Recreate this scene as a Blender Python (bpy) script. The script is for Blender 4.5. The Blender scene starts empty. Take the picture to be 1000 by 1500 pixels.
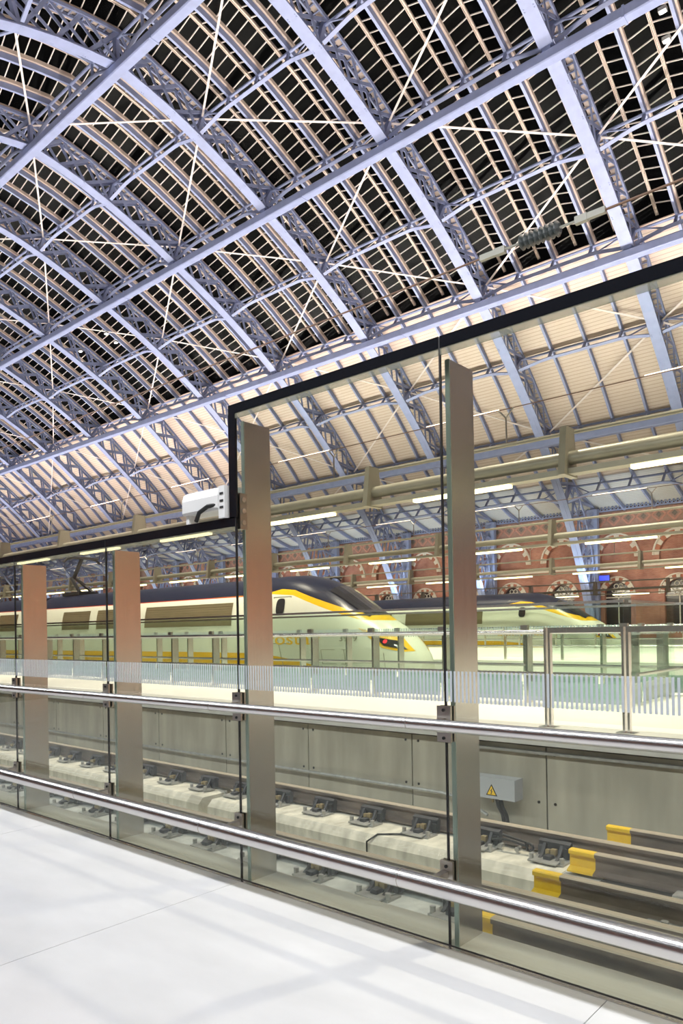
import bpy, math, random
from mathutils import Vector, Matrix
random.seed(7)
S = bpy.context.scene
COL = S.collection
R = math.radians

# ------------------------------------------------------------------ camera
YAW, PITCH, ROLL = 41.196, 0.257, 0.968
cam_d = bpy.data.cameras.new('camera')
cam_d.sensor_fit = 'HORIZONTAL'; cam_d.sensor_width = 36.0
cam_d.lens = 1.0719 * 36.0
cam_d.shift_y = 0.169
cam_d.clip_start = 0.05; cam_d.clip_end = 1000
cam = bpy.data.objects.new('camera', cam_d); COL.objects.link(cam)
cam.matrix_world = Matrix.Translation((0, 0, 1.5)) @ Matrix.Rotation(R(YAW), 4, 'Z') @ Matrix.Rotation(R(90 + PITCH), 4, 'X') @ Matrix.Rotation(R(-ROLL), 4, 'Z')
S.camera = cam

# ------------------------------------------------------------------ world: a clear dark night sky
W = bpy.data.worlds.new('night'); S.world = W; W.use_nodes = True
W.node_tree.nodes['Background'].inputs[0].default_value = (0.010, 0.0095, 0.010, 1)
W.node_tree.nodes['Background'].inputs[1].default_value = 0.35

# ------------------------------------------------------------------ exposure
S.view_settings.view_transform = 'Standard'; S.view_settings.look = 'None'
S.view_settings.gamma = 1.0; S.view_settings.use_curve_mapping = False
S.view_settings.exposure = -0.9
S.cycles.max_bounces = 7; S.cycles.diffuse_bounces = 3; S.cycles.glossy_bounces = 3; S.cycles.transparent_max_bounces = 32
S.cycles.sample_clamp_indirect = 6.0; S.cycles.adaptive_threshold = 0.02

# ------------------------------------------------------------------ lamps of the station and added fill lights
def area(name, loc, rot, sx, sy, energy, col):
    l = bpy.data.lights.new(name, 'AREA'); l.shape = 'RECTANGLE'; l.size = sx; l.size_y = sy
    l.energy = energy; l.color = col
    o = bpy.data.objects.new(name, l); COL.objects.link(o); o.location = loc; o.rotation_euler = rot
    return o
def spot(name, loc, target, energy, col, ang=100, rad=0.25, blend=0.6):
    l = bpy.data.lights.new(name, 'SPOT'); l.energy = energy; l.color = col
    l.spot_size = R(ang); l.spot_blend = blend; l.shadow_soft_size = rad
    o = bpy.data.objects.new(name, l); COL.objects.link(o); o.location = loc
    o.rotation_euler = (Vector(target) - Vector(loc)).to_track_quat('-Z', 'Y').to_euler()
    return o
WARM = (1.0, 0.86, 0.70); NEUT = (1.0, 0.95, 0.90); COOL = (0.62, 0.76, 1.0)
# uplight strips above the platform light booms; the first is added, over the concourse
UP = R(180); UPC = (1.0, 0.90, 0.86)
for uy, ty, ue in ((-3.0, 0, 12000), (12.75, 0, 12500), (23.15, -.02, 14000), (35.75, -.22, 21000)):
    o = area('boom_and_fill_uplight', (-50, uy, 5.78), (UP + ty, 0, 0), 155, 0.2, ue*1.19, UPC); o.data.spread = R(105)
# strip lights over the concourse where the photographer stands
area('concourse_strip_light', (-5, 1.3, 5.4), (R(44), 0, 0), 26, 0.5, 1850, (0.96, 0.97, 1.0))
area('concourse_strip_light', (-5, -3.0, 6.6), (0, 0, 0), 26, 0.5, 250, (0.94, 0.96, 1.0))
# flood lights in the roof, aimed straight down on the platforms
for fx in (2, -14, -30, -48, -70):
    spot('roof_flood_and_fill', (fx, 15.0, 27.5), (fx, 16.0, 0), 90000, WARM, 66, blend=.9)
    spot('roof_flood_and_fill', (fx, 30.5, 25.0), (fx, 31.0, 0), 88000, WARM, 66, blend=.9)
for fx in (-2, -16, -30, -46):  # added unseen fill spots that brighten the side of the nearer train
    spot('roof_flood_and_fill', (fx, 1.0, 27.0), (fx - 1, 17.5, 1.5), 65000, WARM, 50, blend=.9)
# added unseen strip that brightens the brick side wall
o = area('wall_fill_strip', (-38, 46.2, 4.6), (R(90 + 8), 0, 0), 165, 0.2, 13500, WARM); o.data.spread = R(130)
# blue wash lamps at the feet of the far ribs
for i in range(0, 12):
    x = -13.7 - 8.94 * i
    spot('rib_wash_light', (x + 0.9, 53.0, 4.0), (x - 0.2, 54.9, 11.0), 1500, COOL, 90, 0.12)
# added warm fill on the brick end wall, for orange reflections in the fins
area('end_wall_fill_strip', (38, 20, 3.5), (R(90), 0, R(-90)), 70, 0.3, 17000, (1.0, .76, .52))

# ------------------------------------------------------------------ mesh builder
class MB:
    def __init__(s): s.v = []; s.f = []; s.m = []
    def quad(s, a, b, c, d, m=0):
        n = len(s.v); s.v += [tuple(a), tuple(b), tuple(c), tuple(d)]; s.f.append((n, n+1, n+2, n+3)); s.m.append(m); return s
    def poly(s, pts, m=0):
        n = len(s.v); s.v += [tuple(p) for p in pts]; s.f.append(tuple(range(n, n+len(pts)))); s.m.append(m); return s
    def box(s, x0, x1, y0, y1, z0, z1, m=0):
        n = len(s.v)
        s.v += [(x0,y0,z0),(x1,y0,z0),(x1,y1,z0),(x0,y1,z0),(x0,y0,z1),(x1,y0,z1),(x1,y1,z1),(x0,y1,z1)]
        for f in ((0,3,2,1),(4,5,6,7),(0,1,5,4),(1,2,6,5),(2,3,7,6),(3,0,4,7)):
            s.f.append(tuple(n+i for i in f)); s.m.append(m)
        return s
    def bar(s, p, q, w, h, side=None, m=0):
        """a straight bar from p to q; w across 'side', h across the third axis"""
        p = Vector(p); q = Vector(q); t = (q-p).normalized()
        if side is None: side = Vector((1,0,0)) if abs(t.x) < .9 else Vector((0,1,0))
        side = Vector(side); side = (side - t*side.dot(t)).normalized(); up = t.cross(side)
        n = len(s.v)
        for c in (p, q):
            for a, b in ((-1,-1),(1,-1),(1,1),(-1,1)):
                s.v.append(tuple(c + side*(a*w/2) + up*(b*h/2)))
        for f in ((0,3,2,1),(4,5,6,7),(0,1,5,4),(1,2,6,5),(2,3,7,6),(3,0,4,7)):
            s.f.append(tuple(n+i for i in f)); s.m.append(m)
        return s
    def sweep(s, pts, w, h, side, m=0, closed_ends=True):
        """rectangular section swept along a polyline; 'side' constant"""
        pts = [Vector(p) for p in pts]; side = Vector(side).normalized(); n0 = len(s.v); N = len(pts)
        for i, c in enumerate(pts):
            t = (pts[min(i+1, N-1)] - pts[max(i-1, 0)]).normalized()
            up = t.cross(side).normalized()
            for a, b in ((-1,-1),(1,-1),(1,1),(-1,1)):
                s.v.append(tuple(c + side*(a*w/2) + up*(b*h/2)))
        for i in range(N-1):
            b = n0 + 4*i
            for j in range(4):
                k = (j+1) % 4
                s.f.append((b+j, b+k, b+4+k, b+4+j)); s.m.append(m)
        s.f.append((n0+3, n0+2, n0+1, n0)); s.m.append(m)
        e = n0 + 4*(N-1); s.f.append((e, e+1, e+2, e+3)); s.m.append(m)
        return s
    def tube(s, pts, r, seg=10, m=0, radii=None):
        pts = [Vector(p) for p in pts]; N = len(pts); n0 = len(s.v); ref = None
        for i, c in enumerate(pts):
            t = (pts[min(i+1, N-1)] - pts[max(i-1, 0)]).normalized()
            if ref is None: ref = Vector((0,0,1)) if abs(t.z) < .9 else Vector((1,0,0))
            a = (ref - t*ref.dot(t)).normalized(); b = t.cross(a); ref = a
            rr = radii[i] if radii else r
            for k in range(seg):
                g = 2*math.pi*k/seg
                s.v.append(tuple(c + a*(rr*math.cos(g)) + b*(rr*math.sin(g))))
        for i in range(N-1):
            for k in range(seg):
                k2 = (k+1) % seg
                s.f.append((n0+i*seg+k, n0+i*seg+k2, n0+(i+1)*seg+k2, n0+(i+1)*seg+k)); s.m.append(m)
        s.f.append(tuple(n0+k for k in reversed(range(seg)))); s.m.append(m)
        s.f.append(tuple(n0+(N-1)*seg+k for k in range(seg))); s.m.append(m)
        return s
    def prism(s, prof, x0, x1, axis='x', m=0):
        """closed profile (a,b) extruded along an axis: x -> (y,z), y -> (x,z), z -> (x,y)"""
        n = len(s.v); k = len(prof)
        for c in (x0, x1):
            for a, b in prof:
                s.v.append({'x': (c, a, b), 'y': (a, c, b), 'z': (a, b, c)}[axis])
        for i in range(k):
            j = (i+1) % k
            s.f.append((n+i, n+j, n+k+j, n+k+i)); s.m.append(m)
        s.f.append(tuple(n+i for i in reversed(range(k)))); s.m.append(m)
        s.f.append(tuple(n+k+i for i in range(k))); s.m.append(m)
        return s
    def mesh(s, name, mats, smooth=False, fix=True):
        me = bpy.data.meshes.new(name); me.from_pydata(s.v, [], s.f)
        for mt in (mats if isinstance(mats, (list, tuple)) else [mats]): me.materials.append(mt)
        me.polygons.foreach_set('material_index', s.m)
        if fix:
            import bmesh
            b = bmesh.new(); b.from_mesh(me); bmesh.ops.recalc_face_normals(b, faces=b.faces); b.to_mesh(me); b.free()
        if smooth:
            me.polygons.foreach_set('use_smooth', [True]*len(me.polygons))
            try: me.set_sharp_from_angle(angle=R(35))
            except Exception: pass
        me.update(); return me
    def build(s, name, mats, parent=None, smooth=False, loc=None, fix=True):
        """vertices are local to the parent (or to loc)"""
        o = bpy.data.objects.new(name, s.mesh(name, mats, smooth, fix)); COL.objects.link(o)
        if parent is not None: o.parent = parent
        if loc is not None: o.location = loc
        return o

def inst(name, me, parent=None, loc=(0,0,0), rot=None):
    o = bpy.data.objects.new(name, me); COL.objects.link(o); o.location = loc
    if rot: o.rotation_euler = rot
    if parent is not None: o.parent = parent
    return o
def tag(o, label=None, cat=None, group=None, kind=None):
    if label: o['label'] = label
    if cat: o['category'] = cat
    if group: o['group'] = group
    if kind: o['kind'] = kind
    return o
def thing(name, label, cat, loc=(0,0,0), group=None, kind=None, rz=0):
    o = bpy.data.objects.new(name, None); COL.objects.link(o); o.location = loc; o.rotation_euler = (0,0,rz)
    o.empty_display_size = .2
    return tag(o, label, cat, group, kind)
def copy_tree(o, parent=None):
    c = o.copy(); COL.objects.link(c); c.parent = parent
    for ch in list(o.children): copy_tree(ch, c)
    return c
ORD = ['first','second','third','fourth','fifth','sixth','seventh','eighth','ninth','tenth','eleventh','twelfth','thirteenth','fourteenth','fifteenth','sixteenth','seventeenth','eighteenth','nineteenth','twentieth','twenty-first','twenty-second','twenty-third','twenty-fourth','twenty-fifth','twenty-sixth']

# ------------------------------------------------------------------ materials
def mat(name, col, rough=.6, metal=0., var=0., scale=4., bump=0., bscale=40., spec=.5, stretch=(1,1,1), emit=0., detail=4):
    m = bpy.data.materials.new(name); m.use_nodes = True; nt = m.node_tree; N = nt.nodes; L = nt.links
    p = N['Principled BSDF']; p.inputs['Base Color'].default_value = (*col, 1)
    p.inputs['Roughness'].default_value = rough; p.inputs['Metallic'].default_value = metal
    p.inputs['Specular IOR Level'].default_value = spec
    if emit:
        p.inputs['Emission Color'].default_value = (*col, 1); p.inputs['Emission Strength'].default_value = emit
    if var or bump:
        tc = N.new('ShaderNodeTexCoord'); mp = N.new('ShaderNodeMapping'); mp.inputs['Scale'].default_value = stretch
        L.new(tc.outputs['Object'], mp.inputs['Vector'])
    if var:
        t = N.new('ShaderNodeTexNoise'); t.inputs['Scale'].default_value = scale; t.inputs['Detail'].default_value = detail
        L.new(mp.outputs[0], t.inputs['Vector'])
        r = N.new('ShaderNodeValToRGB')
        r.color_ramp.elements[0].position = .3; r.color_ramp.elements[1].position = .7
        r.color_ramp.elements[0].color = (*[max(0, c*(1-var)) for c in col], 1)
        r.color_ramp.elements[1].color = (*[min(1, c*(1+var)) for c in col], 1)
        L.new(t.outputs['Fac'], r.inputs['Fac']); L.new(r.outputs['Color'], p.inputs['Base Color'])
    if bump:
        t2 = N.new('ShaderNodeTexNoise'); t2.inputs['Scale'].default_value = bscale; t2.inputs['Detail'].default_value = 3
        L.new(mp.outputs[0], t2.inputs['Vector'])
        b = N.new('ShaderNodeBump'); b.inputs['Strength'].default_value = bump; b.inputs['Distance'].default_value = .01
        L.new(t2.outputs['Fac'], b.inputs['Height']); L.new(b.outputs[0], p.inputs['Normal'])
    return m
M = {}
M['blue'] = mat('blue_roof_paint', (.29, .35, .56), .5, var=.08, scale=2)
M['cream'] = mat('cream_timber', (.74, .63, .54), .6, var=.08, scale=3)
M['creamwhite'] = mat('cream_flat_bar', (.86, .80, .76), .5)
M['floor'] = mat('pale_terrazzo', (.78, .785, .79), .42, var=.06, scale=2.2, bump=.03, bscale=90, stretch=(.8, 1.6, 1), detail=9)
M['grout'] = mat('floor_joint', (.30, .30, .30), .8)
M['concrete'] = mat('track_wall_concrete', (.37, .345, .275), .75, var=.24, scale=2.2, bump=.04, bscale=30, stretch=(1.6, 1, .35), detail=8)
M['plinth'] = mat('plinth_concrete', (.60, .57, .48), .8, var=.26, scale=5, bump=.15, bscale=25, stretch=(2, 1, .5), detail=8)
M['bed'] = mat('track_bed_concrete', (.52, .53, .51), .85, var=.28, scale=5, bump=.2, bscale=30)
M['ledge'] = mat('ledge_concrete', (.50, .48, .42), .8, var=.14, scale=2, stretch=(.4, 3, 1))
M['platform'] = mat('platform_paving', (.84, .82, .76), .5, var=.03, scale=1)
M['coping'] = mat('platform_coping', (.55, .54, .50), .7, var=.08, scale=3)
M['rail'] = mat('brown_rail_steel', (.19, .15, .12), .5, .35, var=.35, scale=6, stretch=(.5, 2, 2))
M['railhead'] = mat('dusty_rail_head', (.44, .37, .28), .5, .2, var=.12, scale=5, stretch=(.3, 2, 2))
M['yellow'] = mat('yellow_rail_paint', (.80, .52, .02), .45, var=.06, scale=20)
M['iron'] = mat('black_cast_iron', (.045, .045, .05), .55, .3, var=.3, scale=20)
M['zinc'] = mat('zinc_plate', (.42, .42, .40), .45, .6, var=.2, scale=14)
M['brass'] = mat('brass_bolt', (.48, .38, .20), .4, .7)
M['steel'] = mat('polished_stainless', (.80, .78, .77), .27, 1.0, bump=.01, bscale=120, stretch=(.2, 3, 3))
M['fin'] = mat('brushed_stainless', (.70, .68, .65), .22, 1.0, var=.05, scale=30, stretch=(3, 3, .05))
M['finedge'] = mat('greenish_steel_edge', (.42, .50, .46), .35, .5)
M['clamp'] = mat('satin_clamp_steel', (.50, .47, .43), .3, 1.0)
M['frit'] = mat('black_frit', (.008, .009, .012), .12)
M['seal'] = mat('black_sealant', (.012, .012, .014), .5)
M['stripe'] = mat('frosted_stripe', (.66, .72, .78), .6)
M['white'] = mat('white_enamel', (.80, .81, .80), .35)
M['rubber'] = mat('black_rubber', (.012, .012, .012), .5)
M['boxgrey'] = mat('grey_enamel_box', (.42, .44, .46), .45)
M['black'] = mat('black_print', (.01, .01, .01), .5)
M['signyellow'] = mat('sign_yellow', (.85, .55, .02), .45)
M['stone'] = mat('cream_stone', (.66, .60, .52), .8, var=.1, scale=3)
M['redvouss'] = mat('red_brick_voussoir', (.42, .16, .10), .85, var=.15, scale=4)
M['tile'] = mat('pink_terracotta_strip', (.55, .28, .22), .8, var=.1, scale=4)
M['tiledark'] = mat('grey_terracotta_tile', (.20, .18, .16), .8, var=.2, scale=6)
M['frieze'] = mat('frieze_ground', (.38, .24, .20), .85, var=.12, scale=4)
M['darkwin'] = mat('dark_window_glass', (.03, .03, .035), .15)
M['beam'] = mat('boom_beam_paint', (.27, .255, .20), .4, .3, var=.06, scale=3)
M['navy'] = mat('navy_roof_paint', (.018, .020, .035), .3)
M['lampwarm'] = mat('fluorescent_tube', (1.0, .87, .50), .4, emit=9)
M['lampup'] = mat('uplight_lens', (1.0, .80, .74), .4, emit=3.5)
M['lampwhite'] = mat('flood_lens', (1.0, .95, .9), .4, emit=60)
M['red'] = mat('red_tail_lens', (.9, .02, .04), .3, emit=2.5)
M['bluesign'] = mat('blue_lit_sign', (.05, .08, 1.0), .4, emit=2.2)
M['traincream'] = mat('train_cream', (.80, .80, .68), .28)
M['trainyellow'] = mat('train_yellow', (.86, .50, .02), .3)
M['grille'] = mat('brown_grille', (.20, .165, .10), .5, .3)
M['underframe'] = mat('dark_underframe', (.03, .03, .03), .6)
M['trainwin'] = mat('train_window_glass', (.16, .125, .075), .15)
M['seam'] = mat('panel_seam', (.24, .24, .18), .6)
M['ceramic'] = mat('insulator_glaze', (.055, .065, .065), .3)
M['cast'] = mat('cast_clamp_paint', (.30, .30, .26), .5, .3)
M['wire'] = mat('brown_wire', (.16, .10, .07), .5, .5)
M['gable'] = mat('gable_reflector_paint', (.50, .55, .60), .6)
M['panelgrey'] = mat('pale_kick_panel', (.58, .66, .66), .5)

def board_material():
    m = mat('boarded_roof_soffit', (.72, .61, .50), .7); nt = m.node_tree; N = nt.nodes; L = nt.links; p = N['Principled BSDF']
    tc = N.new('ShaderNodeTexCoord'); uv = N.new('ShaderNodeSeparateXYZ'); L.new(tc.outputs['UV'], uv.inputs[0])
    mu = N.new('ShaderNodeMath'); mu.operation = 'MULTIPLY'; mu.inputs[1].default_value = 1/.24; L.new(uv.outputs['Y'], mu.inputs[0])
    fr = N.new('ShaderNodeMath'); fr.operation = 'FRACT'; L.new(mu.outputs[0], fr.inputs[0])
    r = N.new('ShaderNodeValToRGB'); e = r.color_ramp.elements
    e[0].position = 0; e[0].color = (.36, .29, .23, 1); e[1].position = .22; e[1].color = (.74, .63, .52, 1)
    L.new(fr.outputs[0], r.inputs['Fac'])
    t = N.new('ShaderNodeTexNoise'); t.inputs['Scale'].default_value = .8; L.new(tc.outputs['Object'], t.inputs['Vector'])
    mx = N.new('ShaderNodeMix'); mx.data_type = 'RGBA'; mx.blend_type = 'MULTIPLY'; mx.inputs[0].default_value = .35
    L.new(r.outputs['Color'], mx.inputs[6]); L.new(t.outputs['Color'], mx.inputs[7])
    r2 = N.new('ShaderNodeValToRGB'); r2.color_ramp.elements[0].color = (.75,.72,.7,1); r2.color_ramp.elements[1].color = (1,1,1,1)
    L.new(t.outputs['Fac'], r2.inputs['Fac']); L.new(r2.outputs['Color'], mx.inputs[7])
    L.new(mx.outputs[2], p.inputs['Base Color'])
    b = N.new('ShaderNodeBump'); b.inputs['Strength'].default_value = .5; b.inputs['Distance'].default_value = .03
    L.new(fr.outputs[0], b.inputs['Height']); L.new(b.outputs[0], p.inputs['Normal'])
    return m
M['board'] = board_material()
def board_light():  # blue-white light on the lowest boards, put into their colour
    m = M['board'].copy(); m.name = 'lit_board_soffit'
    for n in m.node_tree.nodes:
        if n.type == 'VALTORGB' and abs(n.color_ramp.elements[1].position - .22) < .01:
            n.color_ramp.elements[0].color = (.32,.34,.34,1); n.color_ramp.elements[1].color = (.66,.68,.68,1)
    return m
M['boardlight'] = board_light()

def brick_material(name, c1, c2, mort, scale, swap=None):
    m = mat(name, c1, .85); nt = m.node_tree; N = nt.nodes; L = nt.links; p = N['Principled BSDF']
    tc = N.new('ShaderNodeTexCoord'); sp = N.new('ShaderNodeSeparateXYZ'); cb = N.new('ShaderNodeCombineXYZ')
    L.new(tc.outputs['Object'], sp.inputs[0])
    L.new(sp.outputs['Y' if swap else 'X'], cb.inputs['X']); L.new(sp.outputs['Z'], cb.inputs['Y'])
    b = N.new('ShaderNodeTexBrick'); b.inputs['Scale'].default_value = scale
    b.inputs['Color1'].default_value = (*c1, 1); b.inputs['Color2'].default_value = (*c2, 1); b.inputs['Mortar'].default_value = (*mort, 1)
    b.inputs['Mortar Size'].default_value = .02; b.inputs['Brick Width'].default_value = .5; b.inputs['Row Height'].default_value = .17
    L.new(cb.outputs[0], b.inputs['Vector'])
    t = N.new('ShaderNodeTexNoise'); t.inputs['Scale'].default_value = .7; t.inputs['Detail'].default_value = 5; L.new(tc.outputs['Object'], t.inputs['Vector'])
    r2 = N.new('ShaderNodeValToRGB'); r2.color_ramp.elements[0].color = (.6,.55,.55,1); r2.color_ramp.elements[1].color = (1.1,1.1,1.1,1)
    r2.color_ramp.elements[0].position = .3; r2.color_ramp.elements[1].position = .7
    L.new(t.outputs['Fac'], r2.inputs['Fac'])
    mx = N.new('ShaderNodeMix'); mx.data_type = 'RGBA'; mx.blend_type = 'MULTIPLY'; mx.inputs[0].default_value = 1
    L.new(b.outputs['Color'], mx.inputs[6]); L.new(r2.outputs['Color'], mx.inputs[7]); L.new(mx.outputs[2], p.inputs['Base Color'])
    return m
M['brick'] = brick_material('red_brick', (.40, .15, .10), (.48, .21, .15), (.40, .29, .25), 2.2)
M['brickend'] = brick_material('red_brick_end_wall', (.40, .15, .10), (.48, .21, .15), (.40, .29, .25), 2.2, swap=True)

def glass_material(name, tint, refl=1.0, ior=1.5, rough=0.0):
    """thin architectural glass: clear with a tint, reflecting by Fresnel"""
    m = bpy.data.materials.new(name); m.use_nodes = True; nt = m.node_tree; N = nt.nodes; L = nt.links
    N.remove(N['Principled BSDF']); out = N['Material Output']
    tr = N.new('ShaderNodeBsdfTransparent'); tr.inputs[0].default_value = (*tint, 1)
    gl = N.new('ShaderNodeBsdfGlossy'); gl.inputs['Roughness'].default_value = rough; gl.inputs['Color'].default_value = (.95, 1, .97, 1)
    fr = N.new('ShaderNodeFresnel'); 
    ge = N.new('ShaderNodeNewGeometry'); mi = N.new('ShaderNodeMix'); L.new(ge.outputs['Backfacing'], mi.inputs[0])
    mi.inputs[2].default_value = ior; mi.inputs[3].default_value = 1/ior; L.new(mi.outputs[0], fr.inputs['IOR'])   # same reflectance on both faces of the sheet
    mu = N.new('ShaderNodeMath'); mu.operation = 'MULTIPLY'; mu.inputs[1].default_value = refl; L.new(fr.outputs[0], mu.inputs[0])
    mx = N.new('ShaderNodeMixShader'); L.new(mu.outputs[0], mx.inputs[0]); L.new(tr.outputs[0], mx.inputs[1]); L.new(gl.outputs[0], mx.inputs[2])
    L.new(mx.outputs[0], out.inputs['Surface'])
    return m
M['glass'] = glass_material('clear_screen_glass', (.87, .90, .87), .9)
M['glass2'] = glass_material('platform_screen_glass', (.935, .98, .95), .6)
M['roofglass'] = glass_material('roof_pane_glass', (.85, .85, .85), .10, rough=.3)
M['edge'] = mat('green_glass_edge', (.36, .52, .46), .25)

def frit_dots():
    m = bpy.data.materials.new('frit_dot_fade'); m.use_nodes = True; nt = m.node_tree; N = nt.nodes; L = nt.links
    p = N['Principled BSDF']; p.inputs['Base Color'].default_value = (.30, .30, .22, 1); p.inputs['Roughness'].default_value = .4
    p.inputs['Alpha'].default_value = .45
    return m
M['fritfade'] = frit_dots()

# ------------------------------------------------------------------ arch geometry
APEX = 20.0
def hermite(P):
    n = len(P); mS = []
    for i in range(n):
        if i == 0: mS.append((P[1][1]-P[0][1])/(P[1][0]-P[0][0])*.75)
        elif i == n-1: mS.append((P[-1][1]-P[-2][1])/(P[-1][0]-P[-2][0])*1.3)
        else: mS.append((P[i+1][1]-P[i-1][1])/(P[i+1][0]-P[i-1][0]))
    def f(x):
        i = 0
        while i < n-2 and x > P[i+1][0]: i += 1
        h = P[i+1][0]-P[i][0]; t = (x-P[i][0])/h
        return ((2*t**3-3*t*t+1)*P[i][1] + (t**3-2*t*t+t)*h*mS[i] + (-2*t**3+3*t*t)*P[i+1][1] + (t**3-t*t)*h*mS[i+1])
    return f
zlow = hermite([(0,29.4),(4.3,28.5),(9.7,26.45),(14.6,24.1),(19,21.4),(23,18.2),(26,15.5),(28.5,12.7),(31,9.6),(33,6.4),(34.3,3.8),(35.5,.45)])
DEP = 1.6
def inner(d):
    return (APEX + d, zlow(abs(d)))
def normal(d):
    if abs(d) < .02: return (0, 1)
    e = .01; a = abs(d); s = (zlow(a+e)-zlow(max(a-e, 0)))/(a+e-max(a-e, 0)); L = math.hypot(1, s)
    n = (-s/L, 1/L)
    k = min(1, a/1.5); nn = (n[0]*k, 1 - (1-n[1])*k); L = math.hypot(*nn)
    return (math.copysign(nn[0]/L, d), nn[1]/L)
ND = [-19.0, -14.5, -9.7, -4.85, 0, 4.85, 9.7, 14.5, 19.0, 23.2, 27.2, 30.4, 33.0, 34.6, 35.5]
OUTX = {30.4: (51.8, 12.0), 33.0: (54.2, 8.6), 34.6: (55.4, 4.6), 35.5: (55.7, 0.45)}
def outer(d):
    if d in OUTX: return OUTX[d]
    y, z = inner(d); n = normal(d); return (y + n[0]*DEP, z + n[1]*DEP)
NODE_I = [inner(d) for d in ND]; NODE_O = [outer(d) for d in ND]
SUB = 3
def stations():
    I = []; O = []
    for k in range(len(ND)-1):
        for j in range(SUB):
            t = j/SUB; d = ND[k] + (ND[k+1]-ND[k])*t
            I.append(inner(d))
            if ND[k+1] <= 27.3: O.append(outer(d) if j else NODE_O[k])
            else:
                a = NODE_O[k]; b = NODE_O[k+1]; bul = .25*math.sin(math.pi*t)
                O.append((a[0]+(b[0]-a[0])*t + bul*.7, a[1]+(b[1]-a[1])*t + bul*.5))
    I.append(NODE_I[-1]); O.append(NODE_O[-1]); return I, O
ST_I, ST_O = stations()
# roof surface curve (what rafters, boards and glazing follow), in station steps; kicks out to the gutter over the wall
NROOF = ND.index(27.2)
ROOF = [ST_O[i] for i in range(NROOF*SUB+1)] + [(49.6, 14.2), (50.7, 13.2), (51.9, 12.2), (53.4, 11.55), (54.9, 11.0), (56.4, 10.55)]
GLZ0, GLZ1 = 0, ND.index(19.0)*SUB        # glazed stations; boarded beyond
BAY = 8.94; X0 = -13.7
NRIGHT = 6
RIBX = [X0 + BAY*NRIGHT - BAY*i for i in range(0, 21)]   # from +49 down to -139

# ------------------------------------------------------------------ THE SETTING
def struct(o, label=None): return tag(o, label, None, None, 'structure')
# concourse floor in big slabs with open joints
fl = thing('floor', 'pale grey polished terrazzo concourse floor', None, (0,0,0), kind='structure')
MB().box(-16, 6, -14, 2.89, -.30, -.012).build('floor_bed', M['grout'], fl)
xs = [-16.8 + 2.235*i for i in range(12)]; xs = [x + (-3.39 - (-16.8 + 2.235*6)) for x in xs]
ys = [-14, -11, -8, -5, -2, 2.895]
for i in range(len(xs)-1):
    for j in range(len(ys)-1):
        g = .002
        MB().box(xs[i]+g, xs[i+1]-g, ys[j]+g, ys[j+1]-(g if j < len(ys)-2 else 0), -.05, 0).build('floor_slab', M['floor'], fl)
# concourse edge ledge behind the glass, track trench
o = MB().box(-60, 6, 2.9, 3.235, -.7, -.03).build('ledge_kerb', M['ledge']); struct(o, 'beige concrete ledge behind the foot of the glass')
o = MB().box(-60, 20, 3.24, 7.06, -.9, -.70).build('track_bed', M['bed']); struct(o, 'dusty concrete trough floor under the rails')
o = MB().box(-2.45, 20, 3.24, 6.42, -.70, -.385).build('track_slab', M['bed']); struct(o, 'grey concrete slab under the buffer rails')
o = MB().prism([(3.24,-.7),(4.72,-.7),(4.72,-.44),(4.68,-.395),(3.24,-.395)], -60, -2.45).build('near_plinth_strip', M['bed']); struct(o, 'pale concrete strip carrying the near running rail')

# concrete wall of the island platform, in precast panels
wl = thing('wall_platform', 'brown grey precast concrete wall below the island platform', None, (0,7.0,0), kind='structure')
MB().box(-70, 20, .06, .4, -.8, .30).build('backing', M['concrete'], wl)
PW = 1.685; px0 = -3.375
pm = MB().box(-PW/2+.008, PW/2-.008, 0, .06, -.70, .27)
panel_me = pm.mesh('wall_panel', M['concrete'])
dot_me = MB().tube([(0,.004,0),(0,-.004,0)], .016, 8).mesh('fixing_hole', M['rubber'])
for i in range(-5, 22):
    cx = px0 - PW*i - PW/2
    p = inst('wall_panel', panel_me, wl, (cx, 0, 0))
    if i < 9:
        for sx in (-1, 1):
            for zz in (-.30, .20):
                inst('fixing_hole', dot_me, p, (sx*(PW/2-.09), 0, zz))
MB().box(-70, 20, -.10, .42, .30, .4495).build('coping', M['coping'], wl)
o = MB().box(-4.2, 3.0, -.05, 0, .20, .225).build('cable_tray', M['zinc'], wl)
# long hand rail slot at right of the wall
MB().box(-2.0, 8, -.02, .0, -.26, -.24).build('conduit', M['ledge'], wl)

# platforms beyond
PZ = .45
def plat(name, y0, y1, label):
    o = MB().box(-160, 46.9, y0, y1, -.7, PZ-.03).box(-160, 30, y0+.35, y1-.35, PZ-.03, PZ).box(-160, 30, y0, y0+.35, PZ-.03, PZ-.001, 1).box(-160, 30, y1-.35, y1, PZ-.03, PZ-.001, 1).build(name, [M['platform'], M['coping']])
    struct(o, label)
o = MB().box(-160, 46.9, 7.42, 15.9, -.7, PZ).build('island_platform', M['platform']); struct(o, 'bright cream island platform beyond the first track')
plat('middle_platform', 20.9, 35.6, 'cream platform between the two trains')
plat('far_platform', 40.4, 56.4, 'cream platform along the brick wall')
o = MB().box(-160, 46.9, 15.9, 20.9, -.9, -.62).box(-160, 46.9, 35.6, 40.4, -.9, -.62).build('train_track_bed', M['bed']); struct(o, 'track bed under the trains')

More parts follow.
